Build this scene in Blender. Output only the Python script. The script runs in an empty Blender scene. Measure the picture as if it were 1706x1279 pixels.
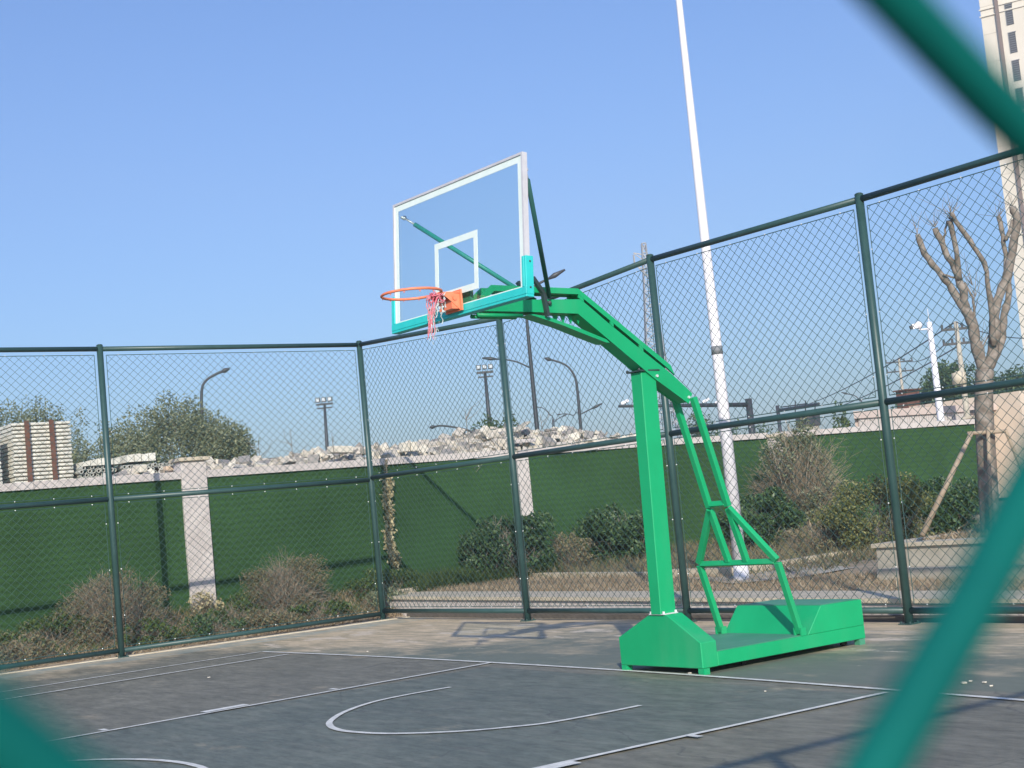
import bpy, bmesh, math, random
import numpy as np
from mathutils import Vector, Matrix

random.seed(7); np.random.seed(7)
scene = bpy.context.scene
COL = scene.collection
rad = math.radians

# ------------------------------------------------------------------ camera
PW, PH, FPX = 1706.0, 1279.0, 2426.52
CAM = np.array([9.23056, -7.63853, 1.44397])
YAW, PITCH, ROLL = -0.957023, 0.0865531, -0.0958356
_f = np.array([math.sin(YAW)*math.cos(PITCH), math.cos(YAW)*math.cos(PITCH), math.sin(PITCH)])
_r0 = np.array([math.cos(YAW), -math.sin(YAW), 0.0])
_u0 = np.cross(_r0, _f)
_c, _s = math.cos(ROLL), math.sin(ROLL)
VR, VU = _c*_r0+_s*_u0, -_s*_r0+_c*_u0
cam_data = bpy.data.cameras.new("camera")
cam = bpy.data.objects.new("camera", cam_data); COL.objects.link(cam)
M = Matrix(((VR[0], VU[0], -_f[0], CAM[0]), (VR[1], VU[1], -_f[1], CAM[1]), (VR[2], VU[2], -_f[2], CAM[2]), (0, 0, 0, 1)))
cam.matrix_world = M
cam_data.sensor_fit = 'HORIZONTAL'; cam_data.sensor_width = 36.0
cam_data.lens = 36.0*FPX/PW
cam_data.clip_start = 0.01; cam_data.clip_end = 3000
cam_data.dof.use_dof = True
cam_data.dof.focus_distance = 14.5
cam_data.dof.aperture_fstop = 20.0
scene.camera = cam

# ------------------------------------------------------------------ light
SUN_EL, SUN_ROT = rad(25.8), math.atan2(1.71, -1.16)
world = bpy.data.worlds.new("World"); scene.world = world; world.use_nodes = True
nt = world.node_tree; nt.nodes.clear()
sky = nt.nodes.new('ShaderNodeTexSky'); sky.sky_type = 'NISHITA'; sky.sun_disc = False
sky.sun_elevation = SUN_EL; sky.sun_rotation = SUN_ROT
sky.air_density = 1.3; sky.dust_density = 1.6; sky.ozone_density = 6.0; sky.altitude = 0
bg = nt.nodes.new('ShaderNodeBackground'); bg.inputs[1].default_value = 0.15
wo = nt.nodes.new('ShaderNodeOutputWorld')
tint = nt.nodes.new('ShaderNodeMix'); tint.data_type = 'RGBA'; tint.blend_type = 'MULTIPLY'; tint.inputs['Factor'].default_value = 1
tint.inputs['B'].default_value = (0.83, 0.93, 1.17, 1)      # white balance of the camera
nt.links.new(sky.outputs[0], tint.inputs['A']); nt.links.new(tint.outputs['Result'], bg.inputs[0]); nt.links.new(bg.outputs[0], wo.inputs[0])
sun_data = bpy.data.lights.new("sun", 'SUN'); sun_data.energy = 5.0; sun_data.angle = rad(0.5)
sun_data.color = (1.0, 0.925, 0.79)
sun = bpy.data.objects.new("sun", sun_data); COL.objects.link(sun)
SD = Vector((1.71, -1.16, 1.0)).normalized()
sun.rotation_euler = SD.to_track_quat('Z', 'Y').to_euler()
scene.view_settings.view_transform = 'Standard'; scene.view_settings.look = 'None'
scene.view_settings.exposure = 0.0; scene.view_settings.gamma = 1.0
scene.cycles.max_bounces = 6; scene.cycles.transparent_max_bounces = 12
scene.cycles.use_denoising = True

# ------------------------------------------------------------------ pixel helpers (survey points of the real place)
def ray(u, v): return _f+VR*(u-PW/2)/FPX-VU*(v-PH/2)/FPX
def gp(u, v, z=0.0):
    d = ray(u, v); t = (z-CAM[2])/d[2]; return CAM+t*d
def onp(u, v, p0, n):
    d = ray(u, v); n = np.array(n, float); t = (np.array(p0, float)-CAM)@n/(d@n); return CAM+t*d
def onx(u, v, X): return onp(u, v, (X, 0, 0), (1, 0, 0))
def ony(u, v, Y): return onp(u, v, (0, Y, 0), (0, 1, 0))
def far(u, v, D):
    d = ray(u, v); return CAM+d*D/math.hypot(d[0], d[1])
def V(p): return Vector((float(p[0]), float(p[1]), float(p[2])))

# ------------------------------------------------------------------ mesh builder
class MB:
    def __init__(s): s.v = []; s.f = []; s.mi = []
    def add(s, vs, fs, m=0):
        o = len(s.v); s.v += [tuple(map(float, p)) for p in vs]
        s.f += [tuple(i+o for i in f) for f in fs]; s.mi += [m]*len(fs)
    def box(s, lo, hi, m=0, xf=None):
        x0, y0, z0 = lo; x1, y1, z1 = hi
        vs = [(x0,y0,z0),(x1,y0,z0),(x1,y1,z0),(x0,y1,z0),(x0,y0,z1),(x1,y0,z1),(x1,y1,z1),(x0,y1,z1)]
        if xf is not None: vs = [xf(p) for p in vs]
        s.add(vs, [(0,3,2,1),(4,5,6,7),(0,1,5,4),(1,2,6,5),(2,3,7,6),(3,0,4,7)], m)
    def hexa(s, vs, m=0): s.add(vs, [(0,3,2,1),(4,5,6,7),(0,1,5,4),(1,2,6,5),(2,3,7,6),(3,0,4,7)], m)
    def prism(s, poly, a, b, fn, m=0):
        """poly: 2-D outline; fn(u, v, w) -> point; extruded from w=a to w=b"""
        n = len(poly)
        vs = [fn(p[0], p[1], a) for p in poly]+[fn(p[0], p[1], b) for p in poly]
        fs = [tuple(range(n-1, -1, -1)), tuple(range(n, 2*n))]+[(i, (i+1) % n, n+(i+1) % n, n+i) for i in range(n)]
        s.add(vs, fs, m)
    def tube(s, pts, r, n=8, m=0, caps=True):
        pts = [V(p) for p in pts]; k = len(pts)
        rs = [r]*k if not hasattr(r, '__len__') else list(r)
        vs = []; prev = None
        for i, p in enumerate(pts):
            t = (pts[min(i+1, k-1)]-pts[max(i-1, 0)])
            if t.length < 1e-9: t = Vector((0, 0, 1))
            t.normalize()
            if prev is None:
                ref = Vector((0, 0, 1)) if abs(t.z) < 0.9 else Vector((1, 0, 0))
                x = t.cross(ref).normalized()
            else:
                x = (prev-t*prev.dot(t))
                x = x.normalized() if x.length > 1e-6 else t.orthogonal().normalized()
            prev = x; y = t.cross(x)
            for j in range(n):
                a = 2*math.pi*j/n+math.pi/n
                vs.append(p+(x*math.cos(a)+y*math.sin(a))*rs[i])
        fs = []
        for i in range(k-1):
            for j in range(n):
                a = i*n+j; b = i*n+(j+1) % n
                fs.append((a, b, b+n, a+n))
        if caps: fs += [tuple(range(n-1, -1, -1)), tuple(range((k-1)*n, k*n))]
        s.add(vs, fs, m)
    def bar(s, p, q, w, h, side=None, m=0):
        """rectangular bar from p to q; w along 'side', h across"""
        p, q = V(p), V(q); t = (q-p).normalized()
        sd = Vector(side) if side is not None else Vector((1, 0, 0))
        x = (sd-t*sd.dot(t)).normalized(); y = t.cross(x)
        vs = []
        for c in (p, q):
            for a, b in ((-1,-1),(1,-1),(1,1),(-1,1)): vs.append(c+x*a*w/2+y*b*h/2)
        s.hexa(vs, m)
    def ball(s, c, r, m=0, nu=8, nv=5, sc=(1, 1, 1)):
        vs = []; fs = []
        for i in range(nv+1):
            ph = math.pi*i/nv
            for j in range(nu):
                a = 2*math.pi*j/nu
                vs.append((c[0]+r*sc[0]*math.sin(ph)*math.cos(a), c[1]+r*sc[1]*math.sin(ph)*math.sin(a), c[2]+r*sc[2]*math.cos(ph)))
        for i in range(nv):
            for j in range(nu): fs.append((i*nu+j, i*nu+nu+j, i*nu+nu+(j+1) % nu, i*nu+(j+1) % nu))
        s.add(vs, fs, m)
    def build(s, name, mats, parent=None, smooth=False, bevel=0):
        me = bpy.data.meshes.new(name)
        off = world_loc(parent) if parent is not None else Vector((0, 0, 0))
        me.from_pydata([(v[0]-off.x, v[1]-off.y, v[2]-off.z) for v in s.v], [], s.f)
        if not isinstance(mats, (list, tuple)): mats = [mats]
        for m in mats: me.materials.append(m)
        if len(mats) > 1: me.polygons.foreach_set('material_index', s.mi)
        if smooth: me.polygons.foreach_set('use_smooth', [True]*len(me.polygons))
        me.update()
        if bevel or not smooth:
            bm = bmesh.new(); bm.from_mesh(me)
            if len(me.polygons) < 3000: bmesh.ops.recalc_face_normals(bm, faces=bm.faces)
            if bevel: bmesh.ops.bevel(bm, geom=list(bm.edges), offset=bevel, segments=1, affect='EDGES', profile=.5)
            bm.to_mesh(me); bm.free()
        o = bpy.data.objects.new(name, me); COL.objects.link(o)
        if parent is not None: o.parent = parent
        return o

def world_loc(o):
    l = Vector((0, 0, 0))
    while o is not None: l += o.location; o = o.parent
    return l
def tag(o, label, cat, group=None, kind=None):
    if label: o['label'] = label
    if cat: o['category'] = cat
    if group: o['group'] = group
    if kind: o['kind'] = kind
    return o
def thing(name, label, cat, loc=(0, 0, 0), group=None):
    o = bpy.data.objects.new(name, None); COL.objects.link(o); o.location = V(loc)
    o.empty_display_size = .2
    return tag(o, label, cat, group)
def struct(o): o['kind'] = 'structure'; return o

# ------------------------------------------------------------------ materials
def mat(name, col, rough=.6, var=None, vscale=3., vdetail=6, bump=0., bscale=40., metal=0., island=0., spec=.5, stretch=None, mix2=None):
    m = bpy.data.materials.new(name); m.use_nodes = True
    n = m.node_tree; b = n.nodes['Principled BSDF']; L = n.links.new
    b.inputs['Base Color'].default_value = (*col, 1); b.inputs['Roughness'].default_value = rough
    b.inputs['Metallic'].default_value = metal; b.inputs['Specular IOR Level'].default_value = spec
    tc = n.nodes.new('ShaderNodeTexCoord'); co = tc.outputs['Object']
    if stretch:
        mp = n.nodes.new('ShaderNodeMapping'); mp.inputs['Scale'].default_value = stretch
        L(co, mp.inputs[0]); co = mp.outputs[0]
    out = None
    if var is not None:
        no = n.nodes.new('ShaderNodeTexNoise'); no.inputs['Scale'].default_value = vscale
        no.inputs['Detail'].default_value = vdetail; no.inputs['Roughness'].default_value = .65
        L(co, no.inputs['Vector'])
        cr = n.nodes.new('ShaderNodeValToRGB'); cr.color_ramp.elements[0].position = .32; cr.color_ramp.elements[1].position = .7
        cr.color_ramp.elements[0].color = (*col, 1); cr.color_ramp.elements[1].color = (*var, 1)
        if mix2 is not None:
            e = cr.color_ramp.elements.new(.5); e.color = (*mix2, 1)
        L(no.outputs['Fac'], cr.inputs[0]); out = cr.outputs[0]
    if island > 0:
        ge = n.nodes.new('ShaderNodeNewGeometry')
        mr = n.nodes.new('ShaderNodeMapRange'); mr.inputs['To Min'].default_value = 1-island; mr.inputs['To Max'].default_value = 1+island
        L(ge.outputs['Random Per Island'], mr.inputs['Value'])
        vm = n.nodes.new('ShaderNodeVectorMath'); vm.operation = 'SCALE'
        if out is not None: L(out, vm.inputs[0])
        else: vm.inputs[0].default_value = col
        L(mr.outputs[0], vm.inputs['Scale']); out = vm.outputs[0]
    if out is not None: L(out, b.inputs['Base Color'])
    if bump > 0:
        no2 = n.nodes.new('ShaderNodeTexNoise'); no2.inputs['Scale'].default_value = bscale; no2.inputs['Detail'].default_value = 5
        L(co, no2.inputs['Vector'])
        bp = n.nodes.new('ShaderNodeBump'); bp.inputs['Strength'].default_value = bump; bp.inputs['Distance'].default_value = .01
        L(no2.outputs['Fac'], bp.inputs['Height']); L(bp.outputs[0], b.inputs['Normal'])
    return m

def leafmat(name, a, b_, c, rough=.55, trans=.25):
    """per-leaf colour from a ramp, with some light coming through the leaf"""
    m = bpy.data.materials.new(name); m.use_nodes = True
    n = m.node_tree; b = n.nodes['Principled BSDF']; L = n.links.new
    ge = n.nodes.new('ShaderNodeNewGeometry'); cr = n.nodes.new('ShaderNodeValToRGB')
    cr.color_ramp.elements[0].color = (*a, 1); cr.color_ramp.elements[1].color = (*c, 1)
    e = cr.color_ramp.elements.new(.5); e.color = (*b_, 1)
    L(ge.outputs['Random Per Island'], cr.inputs[0]); L(cr.outputs[0], b.inputs['Base Color'])
    b.inputs['Roughness'].default_value = rough; b.inputs['Specular IOR Level'].default_value = .3
    tr = n.nodes.new('ShaderNodeBsdfTranslucent'); L(cr.outputs[0], tr.inputs[0])
    mx = n.nodes.new('ShaderNodeMixShader'); mx.inputs[0].default_value = trans
    o = n.nodes['Material Output']; L(b.outputs[0], mx.inputs[1]); L(tr.outputs[0], mx.inputs[2]); L(mx.outputs[0], o.inputs[0])
    return m

def courtmat(name, c0, c1):
    """acrylic court paint with brush streaks, dust and sandy worn patches at the edges of the court"""
    m = bpy.data.materials.new(name); m.use_nodes = True
    n = m.node_tree; b = n.nodes['Principled BSDF']; L = n.links.new
    tc = n.nodes.new('ShaderNodeTexCoord')
    def noise(scale, sx=1, sy=1, detail=6, rough=.6):
        mp = n.nodes.new('ShaderNodeMapping'); mp.inputs['Scale'].default_value = (sx, sy, 1)
        L(tc.outputs['Object'], mp.inputs[0])
        no = n.nodes.new('ShaderNodeTexNoise'); no.inputs['Scale'].default_value = scale; no.inputs['Detail'].default_value = detail
        no.inputs['Roughness'].default_value = rough
        L(mp.outputs[0], no.inputs['Vector']); return no.outputs['Fac']
    def ramp(fac, p0, p1, a=(0, 0, 0), c=(1, 1, 1)):
        r = n.nodes.new('ShaderNodeValToRGB'); r.color_ramp.elements[0].position = p0; r.color_ramp.elements[1].position = p1
        r.color_ramp.elements[0].color = (*a, 1); r.color_ramp.elements[1].color = (*c, 1); L(fac, r.inputs[0]); return r.outputs[0]
    def mixc(f, a, c):
        x = n.nodes.new('ShaderNodeMix'); x.data_type = 'RGBA'
        L(f, x.inputs['Factor'])
        if isinstance(a, tuple): x.inputs['A'].default_value = (*a, 1)
        else: L(a, x.inputs['A'])
        if isinstance(c, tuple): x.inputs['B'].default_value = (*c, 1)
        else: L(c, x.inputs['B'])
        return x.outputs['Result']
    def mth(op, a, c):
        x = n.nodes.new('ShaderNodeMath'); x.operation = op; x.use_clamp = True
        for i, q in enumerate((a, c)):
            if isinstance(q, (int, float)): x.inputs[i].default_value = q
            else: L(q, x.inputs[i])
        return x.outputs[0]
    base = mixc(ramp(noise(.9, .6, 1.3, 9, .7), .38, .64), c0, c1)
    grain = ramp(noise(7, .45, 1.6, 10, .82), .36, .66, (.60, .60, .60), (1.34, 1.34, 1.34))
    mu = n.nodes.new('ShaderNodeMix'); mu.data_type = 'RGBA'; mu.blend_type = 'MULTIPLY'; mu.inputs['Factor'].default_value = 1
    L(base, mu.inputs['A']); L(grain, mu.inputs['B']); base = mu.outputs['Result']
    sp = n.nodes.new('ShaderNodeSeparateXYZ'); L(tc.outputs['Object'], sp.inputs[0])
    def rng(src, a, c):
        r = n.nodes.new('ShaderNodeMapRange'); r.inputs['From Min'].default_value = a; r.inputs['From Max'].default_value = c
        L(src, r.inputs['Value']); return r.outputs[0]
    dust = ramp(noise(2.6, .5, 2.6, 10, .78), .50, .74)
    base = mixc(mth('MULTIPLY', dust, .42), base, (.36, .34, .28))
    vo = n.nodes.new('ShaderNodeTexVoronoi'); vo.feature = 'DISTANCE_TO_EDGE'; vo.inputs['Scale'].default_value = .32
    wn = n.nodes.new('ShaderNodeTexNoise'); wn.inputs['Scale'].default_value = 1.5; wn.inputs['Detail'].default_value = 8
    L(tc.outputs['Object'], wn.inputs['Vector'])
    va = n.nodes.new('ShaderNodeVectorMath'); va.operation = 'MULTIPLY_ADD'; L(wn.outputs['Color'], va.inputs[0]); va.inputs[1].default_value = (.8, .8, 0); L(tc.outputs['Object'], va.inputs[2])
    L(va.outputs[0], vo.inputs['Vector'])
    crk = ramp(vo.outputs['Distance'], .0012, .0035, (.55, .55, .55), (0, 0, 0))
    base = mixc(crk, base, (.07, .07, .065))
    # behind the baseline the paint turns greener
    if 'court' in name: base = mixc(mth('MULTIPLY', rng(sp.outputs[1], .15, .25), .7), base, (.145, .175, .140))
    # sand / worn paint: behind the baseline, along the left edge
    back = rng(sp.outputs[1], .1, 3.6)
    left = rng(sp.outputs[0], -7.6, -10.4)
    corner = mth('MULTIPLY', rng(sp.outputs[0], -2.6, -7.0), rng(sp.outputs[1], -.3, 1.6))
    edge = mth('MAXIMUM', mth('MULTIPLY', back, .55), mth('MAXIMUM', mth('MULTIPLY', left, .62), mth('MULTIPLY', corner, .95)))
    hard = rng(sp.outputs[1], 2.75, 3.3)
    edge = mth('MAXIMUM', edge, hard)
    patch = noise(1.1, .8, 1.5, 9, .68)
    ad = n.nodes.new('ShaderNodeMath'); ad.operation = 'MULTIPLY_ADD'; L(patch, ad.inputs[0]); ad.inputs[1].default_value = 1.5; L(edge, ad.inputs[2])
    wear = ramp(mth('MULTIPLY', ad.outputs[0], .5), .45, .64, (0, 0, 0), (.92, .92, .92))
    streak = ramp(noise(4, .35, 2.2, 9, .75), .40, .62)
    base = mixc(wear, base, mixc(streak, (.36, .30, .20), (.74, .58, .39)))
    # bright scuffed sandy patches
    pp = noise(1.7, .6, 1.9, 10, .72)
    spots = ramp(mth('MULTIPLY', pp, mth('ADD', mth('MULTIPLY', mth('MAXIMUM', mth('MULTIPLY', back, .8), corner), .50), .76)), .55, .59)
    base = mixc(mth('MULTIPLY', spots, .85), base, (.66, .56, .44))
    # faded blue-green strip painted along the left kerb
    st = mth('MULTIPLY', rng(sp.outputs[0], -9.15, -9.3), ramp(noise(2.2, 2.5, .6, 8, .7), .38, .62))
    base = mixc(mth('MULTIPLY', st, .7), base, (.27, .37, .37))
    L(base, b.inputs['Base Color'])
    b.inputs['Roughness'].default_value = .62; b.inputs['Specular IOR Level'].default_value = .35
    bp = n.nodes.new('ShaderNodeBump'); bp.inputs['Strength'].default_value = .35; bp.inputs['Distance'].default_value = .006
    L(noise(60, 1, 1, 4), bp.inputs['Height']); L(bp.outputs[0], b.inputs['Normal'])
    return m

M_court = courtmat('court_paint', (.160, .154, .119), (.218, .206, .160))
M_key = courtmat('key_paint', (.124, .142, .118), (.164, .180, .146))
M_line = mat('white_court_line', (.86, .84, .77), .6, (.50, .50, .47), 11, 8, bump=.1)
M_soil = mat('dry_soil', (.26, .20, .135), .95, (.46, .38, .27), 5, 9, bump=.8, bscale=14, mix2=(.35, .275, .19))
M_ground = mat('far_ground', (.16, .14, .10), .95, (.26, .23, .18), .4, 8)
M_conc = mat('pale_concrete', (.48, .41, .30), .85, (.64, .56, .43), 4, 8, bump=.3, bscale=30)
M_conc2 = mat('grey_concrete', (.38, .345, .275), .85, (.52, .475, .39), 3, 8, bump=.3, bscale=30)
M_coping = mat('coping_stone', (.48, .43, .40), .8, (.62, .57, .53), 5, 8, bump=.2)
M_fence = mat('green_fence_paint', (.022, .062, .058), .42, (.034, .080, .076), 6, 6, bump=.04, bscale=60)
M_wire = mat('green_coated_wire', (.035, .085, .08), .5)
M_near = mat('teal_coated_wire', (.002, .118, .098), .6, (.002, .095, .085), 60, 3, spec=.12)
M_clip = mat('steel_clip', (.75, .76, .76), .4, metal=.3)
M_hoop = mat('green_hoop_paint', (.006, .33, .125), .45, (.009, .385, .15), 2.2, 8, bump=.05, bscale=20, spec=.35)
def age_paint(m):
    n = m.node_tree; b = n.nodes['Principled BSDF']; L = n.links.new; src = b.inputs['Base Color'].links[0].from_socket
    tc = n.nodes.new('ShaderNodeTexCoord'); no = n.nodes.new('ShaderNodeTexNoise'); no.inputs['Scale'].default_value = 16; no.inputs['Detail'].default_value = 10; no.inputs['Roughness'].default_value = .8
    L(tc.outputs['Object'], no.inputs['Vector'])
    r = n.nodes.new('ShaderNodeValToRGB'); r.color_ramp.elements[0].position = .66; r.color_ramp.elements[1].position = .70; L(no.outputs['Fac'], r.inputs[0])
    x = n.nodes.new('ShaderNodeMix'); x.data_type = 'RGBA'; L(r.outputs[0], x.inputs['Factor']); L(src, x.inputs['A']); x.inputs['B'].default_value = (.03, .22, .10, 1)
    n2 = n.nodes.new('ShaderNodeTexNoise'); n2.inputs['Scale'].default_value = 3.5; n2.inputs['Detail'].default_value = 8; mp = n.nodes.new('ShaderNodeMapping'); mp.inputs['Scale'].default_value = (1, 1, .25)
    L(tc.outputs['Object'], mp.inputs[0]); L(mp.outputs[0], n2.inputs['Vector'])
    r2 = n.nodes.new('ShaderNodeValToRGB'); r2.color_ramp.elements[0].position = .52; r2.color_ramp.elements[1].position = .8; r2.color_ramp.elements[1].color = (.35, .35, .35, 1); L(n2.outputs['Fac'], r2.inputs[0])
    y = n.nodes.new('ShaderNodeMix'); y.data_type = 'RGBA'; L(r2.outputs[0], y.inputs['Factor']); L(x.outputs['Result'], y.inputs['A']); y.inputs['B'].default_value = (.10, .36, .19, 1)
    L(y.outputs['Result'], b.inputs['Base Color'])
age_paint(M_hoop)
M_hoopdull = mat('dusty_green_paint', (.04, .25, .14), .55, (.09, .30, .19), 3, 8)
M_staydark = mat('dark_teal_tube', (.018, .11, .095), .5, (.02, .09, .085), 5, 5)  # darker tone than the left stay, used on the right stay only
M_stay = mat('teal_tube_paint', (.02, .30, .22), .4, (.025, .25, .20), 5, 5)
M_dark = mat('dark_steel', (.03, .05, .05), .5)
M_pad = mat('turquoise_padding', (.02, .52, .50), .5, (.03, .60, .56), 7, 5, bump=.1)
M_alu = mat('silver_frame', (.62, .60, .60), .45, (.72, .70, .71), 9, 4, metal=.25)
M_border = mat('white_board_print', (.70, .80, .74), .5, (.78, .86, .82), 8, 6)
M_orange = mat('orange_rim_paint', (.80, .19, .09), .5, (.85, .27, .14), 12, 6)
M_pink = mat('faded_pink_cord', (.62, .10, .17), .8, (.72, .33, .33), 20, 4)
M_whitecord = mat('frayed_white_cord', (.55, .62, .62), .9)
M_white = mat('white_pole_paint', (.74, .72, .75), .45, (.82, .80, .82), 1.5, 6)
M_grey = mat('grey_band', (.18, .19, .2), .6)
M_pole = mat('dark_pole_paint', (.035, .04, .048), .5)
M_lamp = mat('lamp_housing', (.05, .055, .06), .5)
M_footing = mat('dark_footing', (.10, .09, .075), .9, (.15, .13, .115), 5, 7)
M_glassy = mat('floodlight_lens', (.55, .6, .62), .15)
M_bark = mat('mottled_bark', (.12, .10, .08), .95, (.34, .30, .26), 9, 10, bump=1., bscale=22, mix2=(.20, .17, .14))
M_cut = mat('sawn_wood', (.35, .26, .17), .85)
M_prop = mat('weathered_wood_prop', (.30, .23, .16), .85, (.42, .34, .25), 8, 6)
M_twig = mat('dry_twig', (.24, .20, .15), .9, island=.5)
M_stem = mat('pale_stem', (.30, .26, .20), .85)
M_twigtan = mat('tan_twig', (.24, .20, .14), .9, island=.4)
M_twiggrey = mat('grey_twig', (.22, .19, .155), .9, island=.4)
M_leafdark = leafmat('dark_leaf', (.025, .06, .024), (.06, .12, .045), (.15, .22, .10), .4)
M_leafmid = leafmat('mid_leaf', (.04, .075, .02), (.075, .125, .035), (.15, .19, .07))
M_leafyel = leafmat('yellow_green_leaf', (.08, .10, .03), (.15, .17, .06), (.30, .29, .13), .6)
M_leafdry = leafmat('dry_leaf', (.17, .14, .09), (.26, .22, .14), (.17, .19, .085), .8)
M_leafolive = leafmat('olive_leaf', (.10, .125, .06), (.18, .205, .11), (.34, .36, .23), .7)
M_leaftan = leafmat('tan_leaf', (.36, .29, .16), (.54, .47, .28), (.66, .60, .38), .8)
M_litter = leafmat('leaf_litter', (.25, .18, .11), (.40, .31, .20), (.55, .46, .33), .9)
M_stone = mat('broken_stone', (.36, .325, .27), .9, (.62, .565, .48), 5, 8, bump=.5, bscale=30, mix2=(.49, .445, .38))
M_stonew = mat('pale_block', (.58, .53, .43), .85, (.68, .63, .53), 5, 6, bump=.2)
M_stoned = mat('dark_stone', (.20, .19, .18), .9, (.36, .33, .30), 6, 8, bump=.5)
M_slab = mat('stacked_slab', (.55, .53, .45), .85, (.70, .68, .60), 9, 6, bump=.4, bscale=40, island=.12)
M_rust = mat('rusty_strap', (.10, .045, .03), .8, (.16, .075, .05), 9, 6)
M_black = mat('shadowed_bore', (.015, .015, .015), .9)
M_pipe = mat('concrete_pipe', (.42, .42, .38), .85, island=.2)
M_pink_b = mat('pink_render', (.52, .42, .37), .85, (.60, .50, .44), .8, 7)
M_cream = mat('cream_render', (.66, .60, .50), .85, (.72, .66, .56), .25, 7)
M_band = mat('brown_band', (.20, .15, .13), .7)
M_window = mat('dark_louvre', (.05, .05, .055), .4)
M_pylon = mat('galvanised_steel', (.33, .34, .36), .5)
M_turf = None
def turfmat():
    m = bpy.data.materials.new('artificial_turf'); m.use_nodes = True
    n = m.node_tree; b = n.nodes['Principled BSDF']; L = n.links.new
    tc = n.nodes.new('ShaderNodeTexCoord')
    n1 = n.nodes.new('ShaderNodeTexNoise'); n1.inputs['Scale'].default_value = 45; n1.inputs['Detail'].default_value = 6; n1.inputs['Roughness'].default_value = .8
    n2 = n.nodes.new('ShaderNodeTexNoise'); n2.inputs['Scale'].default_value = .8; n2.inputs['Detail'].default_value = 5
    L(tc.outputs['Object'], n1.inputs['Vector']); L(tc.outputs['Object'], n2.inputs['Vector'])
    r1 = n.nodes.new('ShaderNodeValToRGB'); r1.color_ramp.elements[0].position = .3; r1.color_ramp.elements[1].position = .75
    r1.color_ramp.elements[0].color = (.020, .058, .019, 1); r1.color_ramp.elements[1].color = (.056, .126, .045, 1)
    L(n1.outputs['Fac'], r1.inputs[0])
    r2 = n.nodes.new('ShaderNodeMapRange'); r2.inputs['From Min'].default_value = .3; r2.inputs['From Max'].default_value = .7
    r2.inputs['To Min'].default_value = .85; r2.inputs['To Max'].default_value = 1.2; L(n2.outputs['Fac'], r2.inputs['Value'])
    # horizontal tuft rows
    wv = n.nodes.new('ShaderNodeTexWave'); wv.bands_direction = 'Z'; wv.inputs['Scale'].default_value = 3.2; wv.inputs['Distortion'].default_value = 3.; wv.inputs['Detail'].default_value = 3
    L(tc.outputs['Object'], wv.inputs['Vector'])
    r3 = n.nodes.new('ShaderNodeMapRange'); r3.inputs['To Min'].default_value = .88; r3.inputs['To Max'].default_value = 1.1; L(wv.outputs['Fac'], r3.inputs['Value'])
    mm = n.nodes.new('ShaderNodeMath'); mm.operation = 'MULTIPLY'; L(r2.outputs[0], mm.inputs[0]); L(r3.outputs[0], mm.inputs[1])
    vm = n.nodes.new('ShaderNodeVectorMath'); vm.operation = 'SCALE'; L(r1.outputs[0], vm.inputs[0]); L(mm.outputs[0], vm.inputs['Scale'])
    L(vm.outputs[0], b.inputs['Base Color']); b.inputs['Roughness'].default_value = .9; b.inputs['Specular IOR Level'].default_value = .15
    bp = n.nodes.new('ShaderNodeBump'); bp.inputs['Strength'].default_value = .8; bp.inputs['Distance'].default_value = .02
    L(n1.outputs['Fac'], bp.inputs['Height']); L(bp.outputs[0], b.inputs['Normal'])
    return m
M_turf = turfmat()
def glassmat():
    m = bpy.data.materials.new('clear_board_glass'); m.use_nodes = True
    n = m.node_tree; n.nodes.clear(); L = n.links.new
    o = n.nodes.new('ShaderNodeOutputMaterial'); t = n.nodes.new('ShaderNodeBsdfTransparent'); t.inputs[0].default_value = (.94, .97, .965, 1)
    g = n.nodes.new('ShaderNodeBsdfGlossy'); g.inputs['Roughness'].default_value = .03
    fr = n.nodes.new('ShaderNodeLayerWeight'); fr.inputs[0].default_value = .12
    mx = n.nodes.new('ShaderNodeMixShader'); L(fr.outputs['Fresnel'], mx.inputs[0]); L(t.outputs[0], mx.inputs[1]); L(g.outputs[0], mx.inputs[2]); L(mx.outputs[0], o.inputs[0])
    return m
M_glass = glassmat()

# ------------------------------------------------------------------ ground, court, terrace
def sheet(name, poly, z, m, zf=None, parent=None):
    mb = MB(); mb.add([(p[0], p[1], zf(p[0], p[1]) if zf else z) for p in poly], [tuple(range(len(poly)))])
    return mb.build(name, m, parent)
struct(sheet('ground', [(-900, -900), (900, -900), (900, 900), (-900, 900)], -.12, M_ground))
# court slab, its edge visible along the fences
mb = MB(); mb.box((-10.0, -24.5, -.11), (10.6, 3.62, 0.0)); struct(mb.build('court', M_court))
mb = MB(); mb.box((-10.14, -24.5, -.11), (-10.003, 3.62, .012)); struct(mb.build('court_kerb', M_conc))
struct(sheet('court_key', [(-2.45, 0.0), (-2.45, -5.8), (2.45, -5.8), (2.45, -.18)], .004, M_key))

def catmull(pts, k=6):
    out = []; P = [np.array(p, float) for p in pts]; P = [2*P[0]-P[1]]+P+[2*P[-1]-P[-2]]
    for i in range(1, len(P)-2):
        for j in range(k):
            t = j/k
            out.append(.5*((2*P[i])+(-P[i-1]+P[i+1])*t+(2*P[i-1]-5*P[i]+4*P[i+1]-P[i+2])*t*t+(-P[i-1]+3*P[i]-3*P[i+1]+P[i+2])*t**3))
    out.append(P[-2]); return out
def stripe(mb, pts, w=.05, z=.008):
    """flat painted stripe along a ground polyline"""
    P = [np.array(p[:2], float) for p in pts]; vs = []
    for i, p in enumerate(P):
        t = P[min(i+1, len(P)-1)]-P[max(i-1, 0)]; t = t/np.linalg.norm(t); nn = np.array([-t[1], t[0]])*w/2
        vs += [(*(p+nn), z), (*(p-nn), z)]
    mb.add(vs, [(2*i, 2*i+1, 2*i+3, 2*i+2) for i in range(len(P)-1)])
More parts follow.
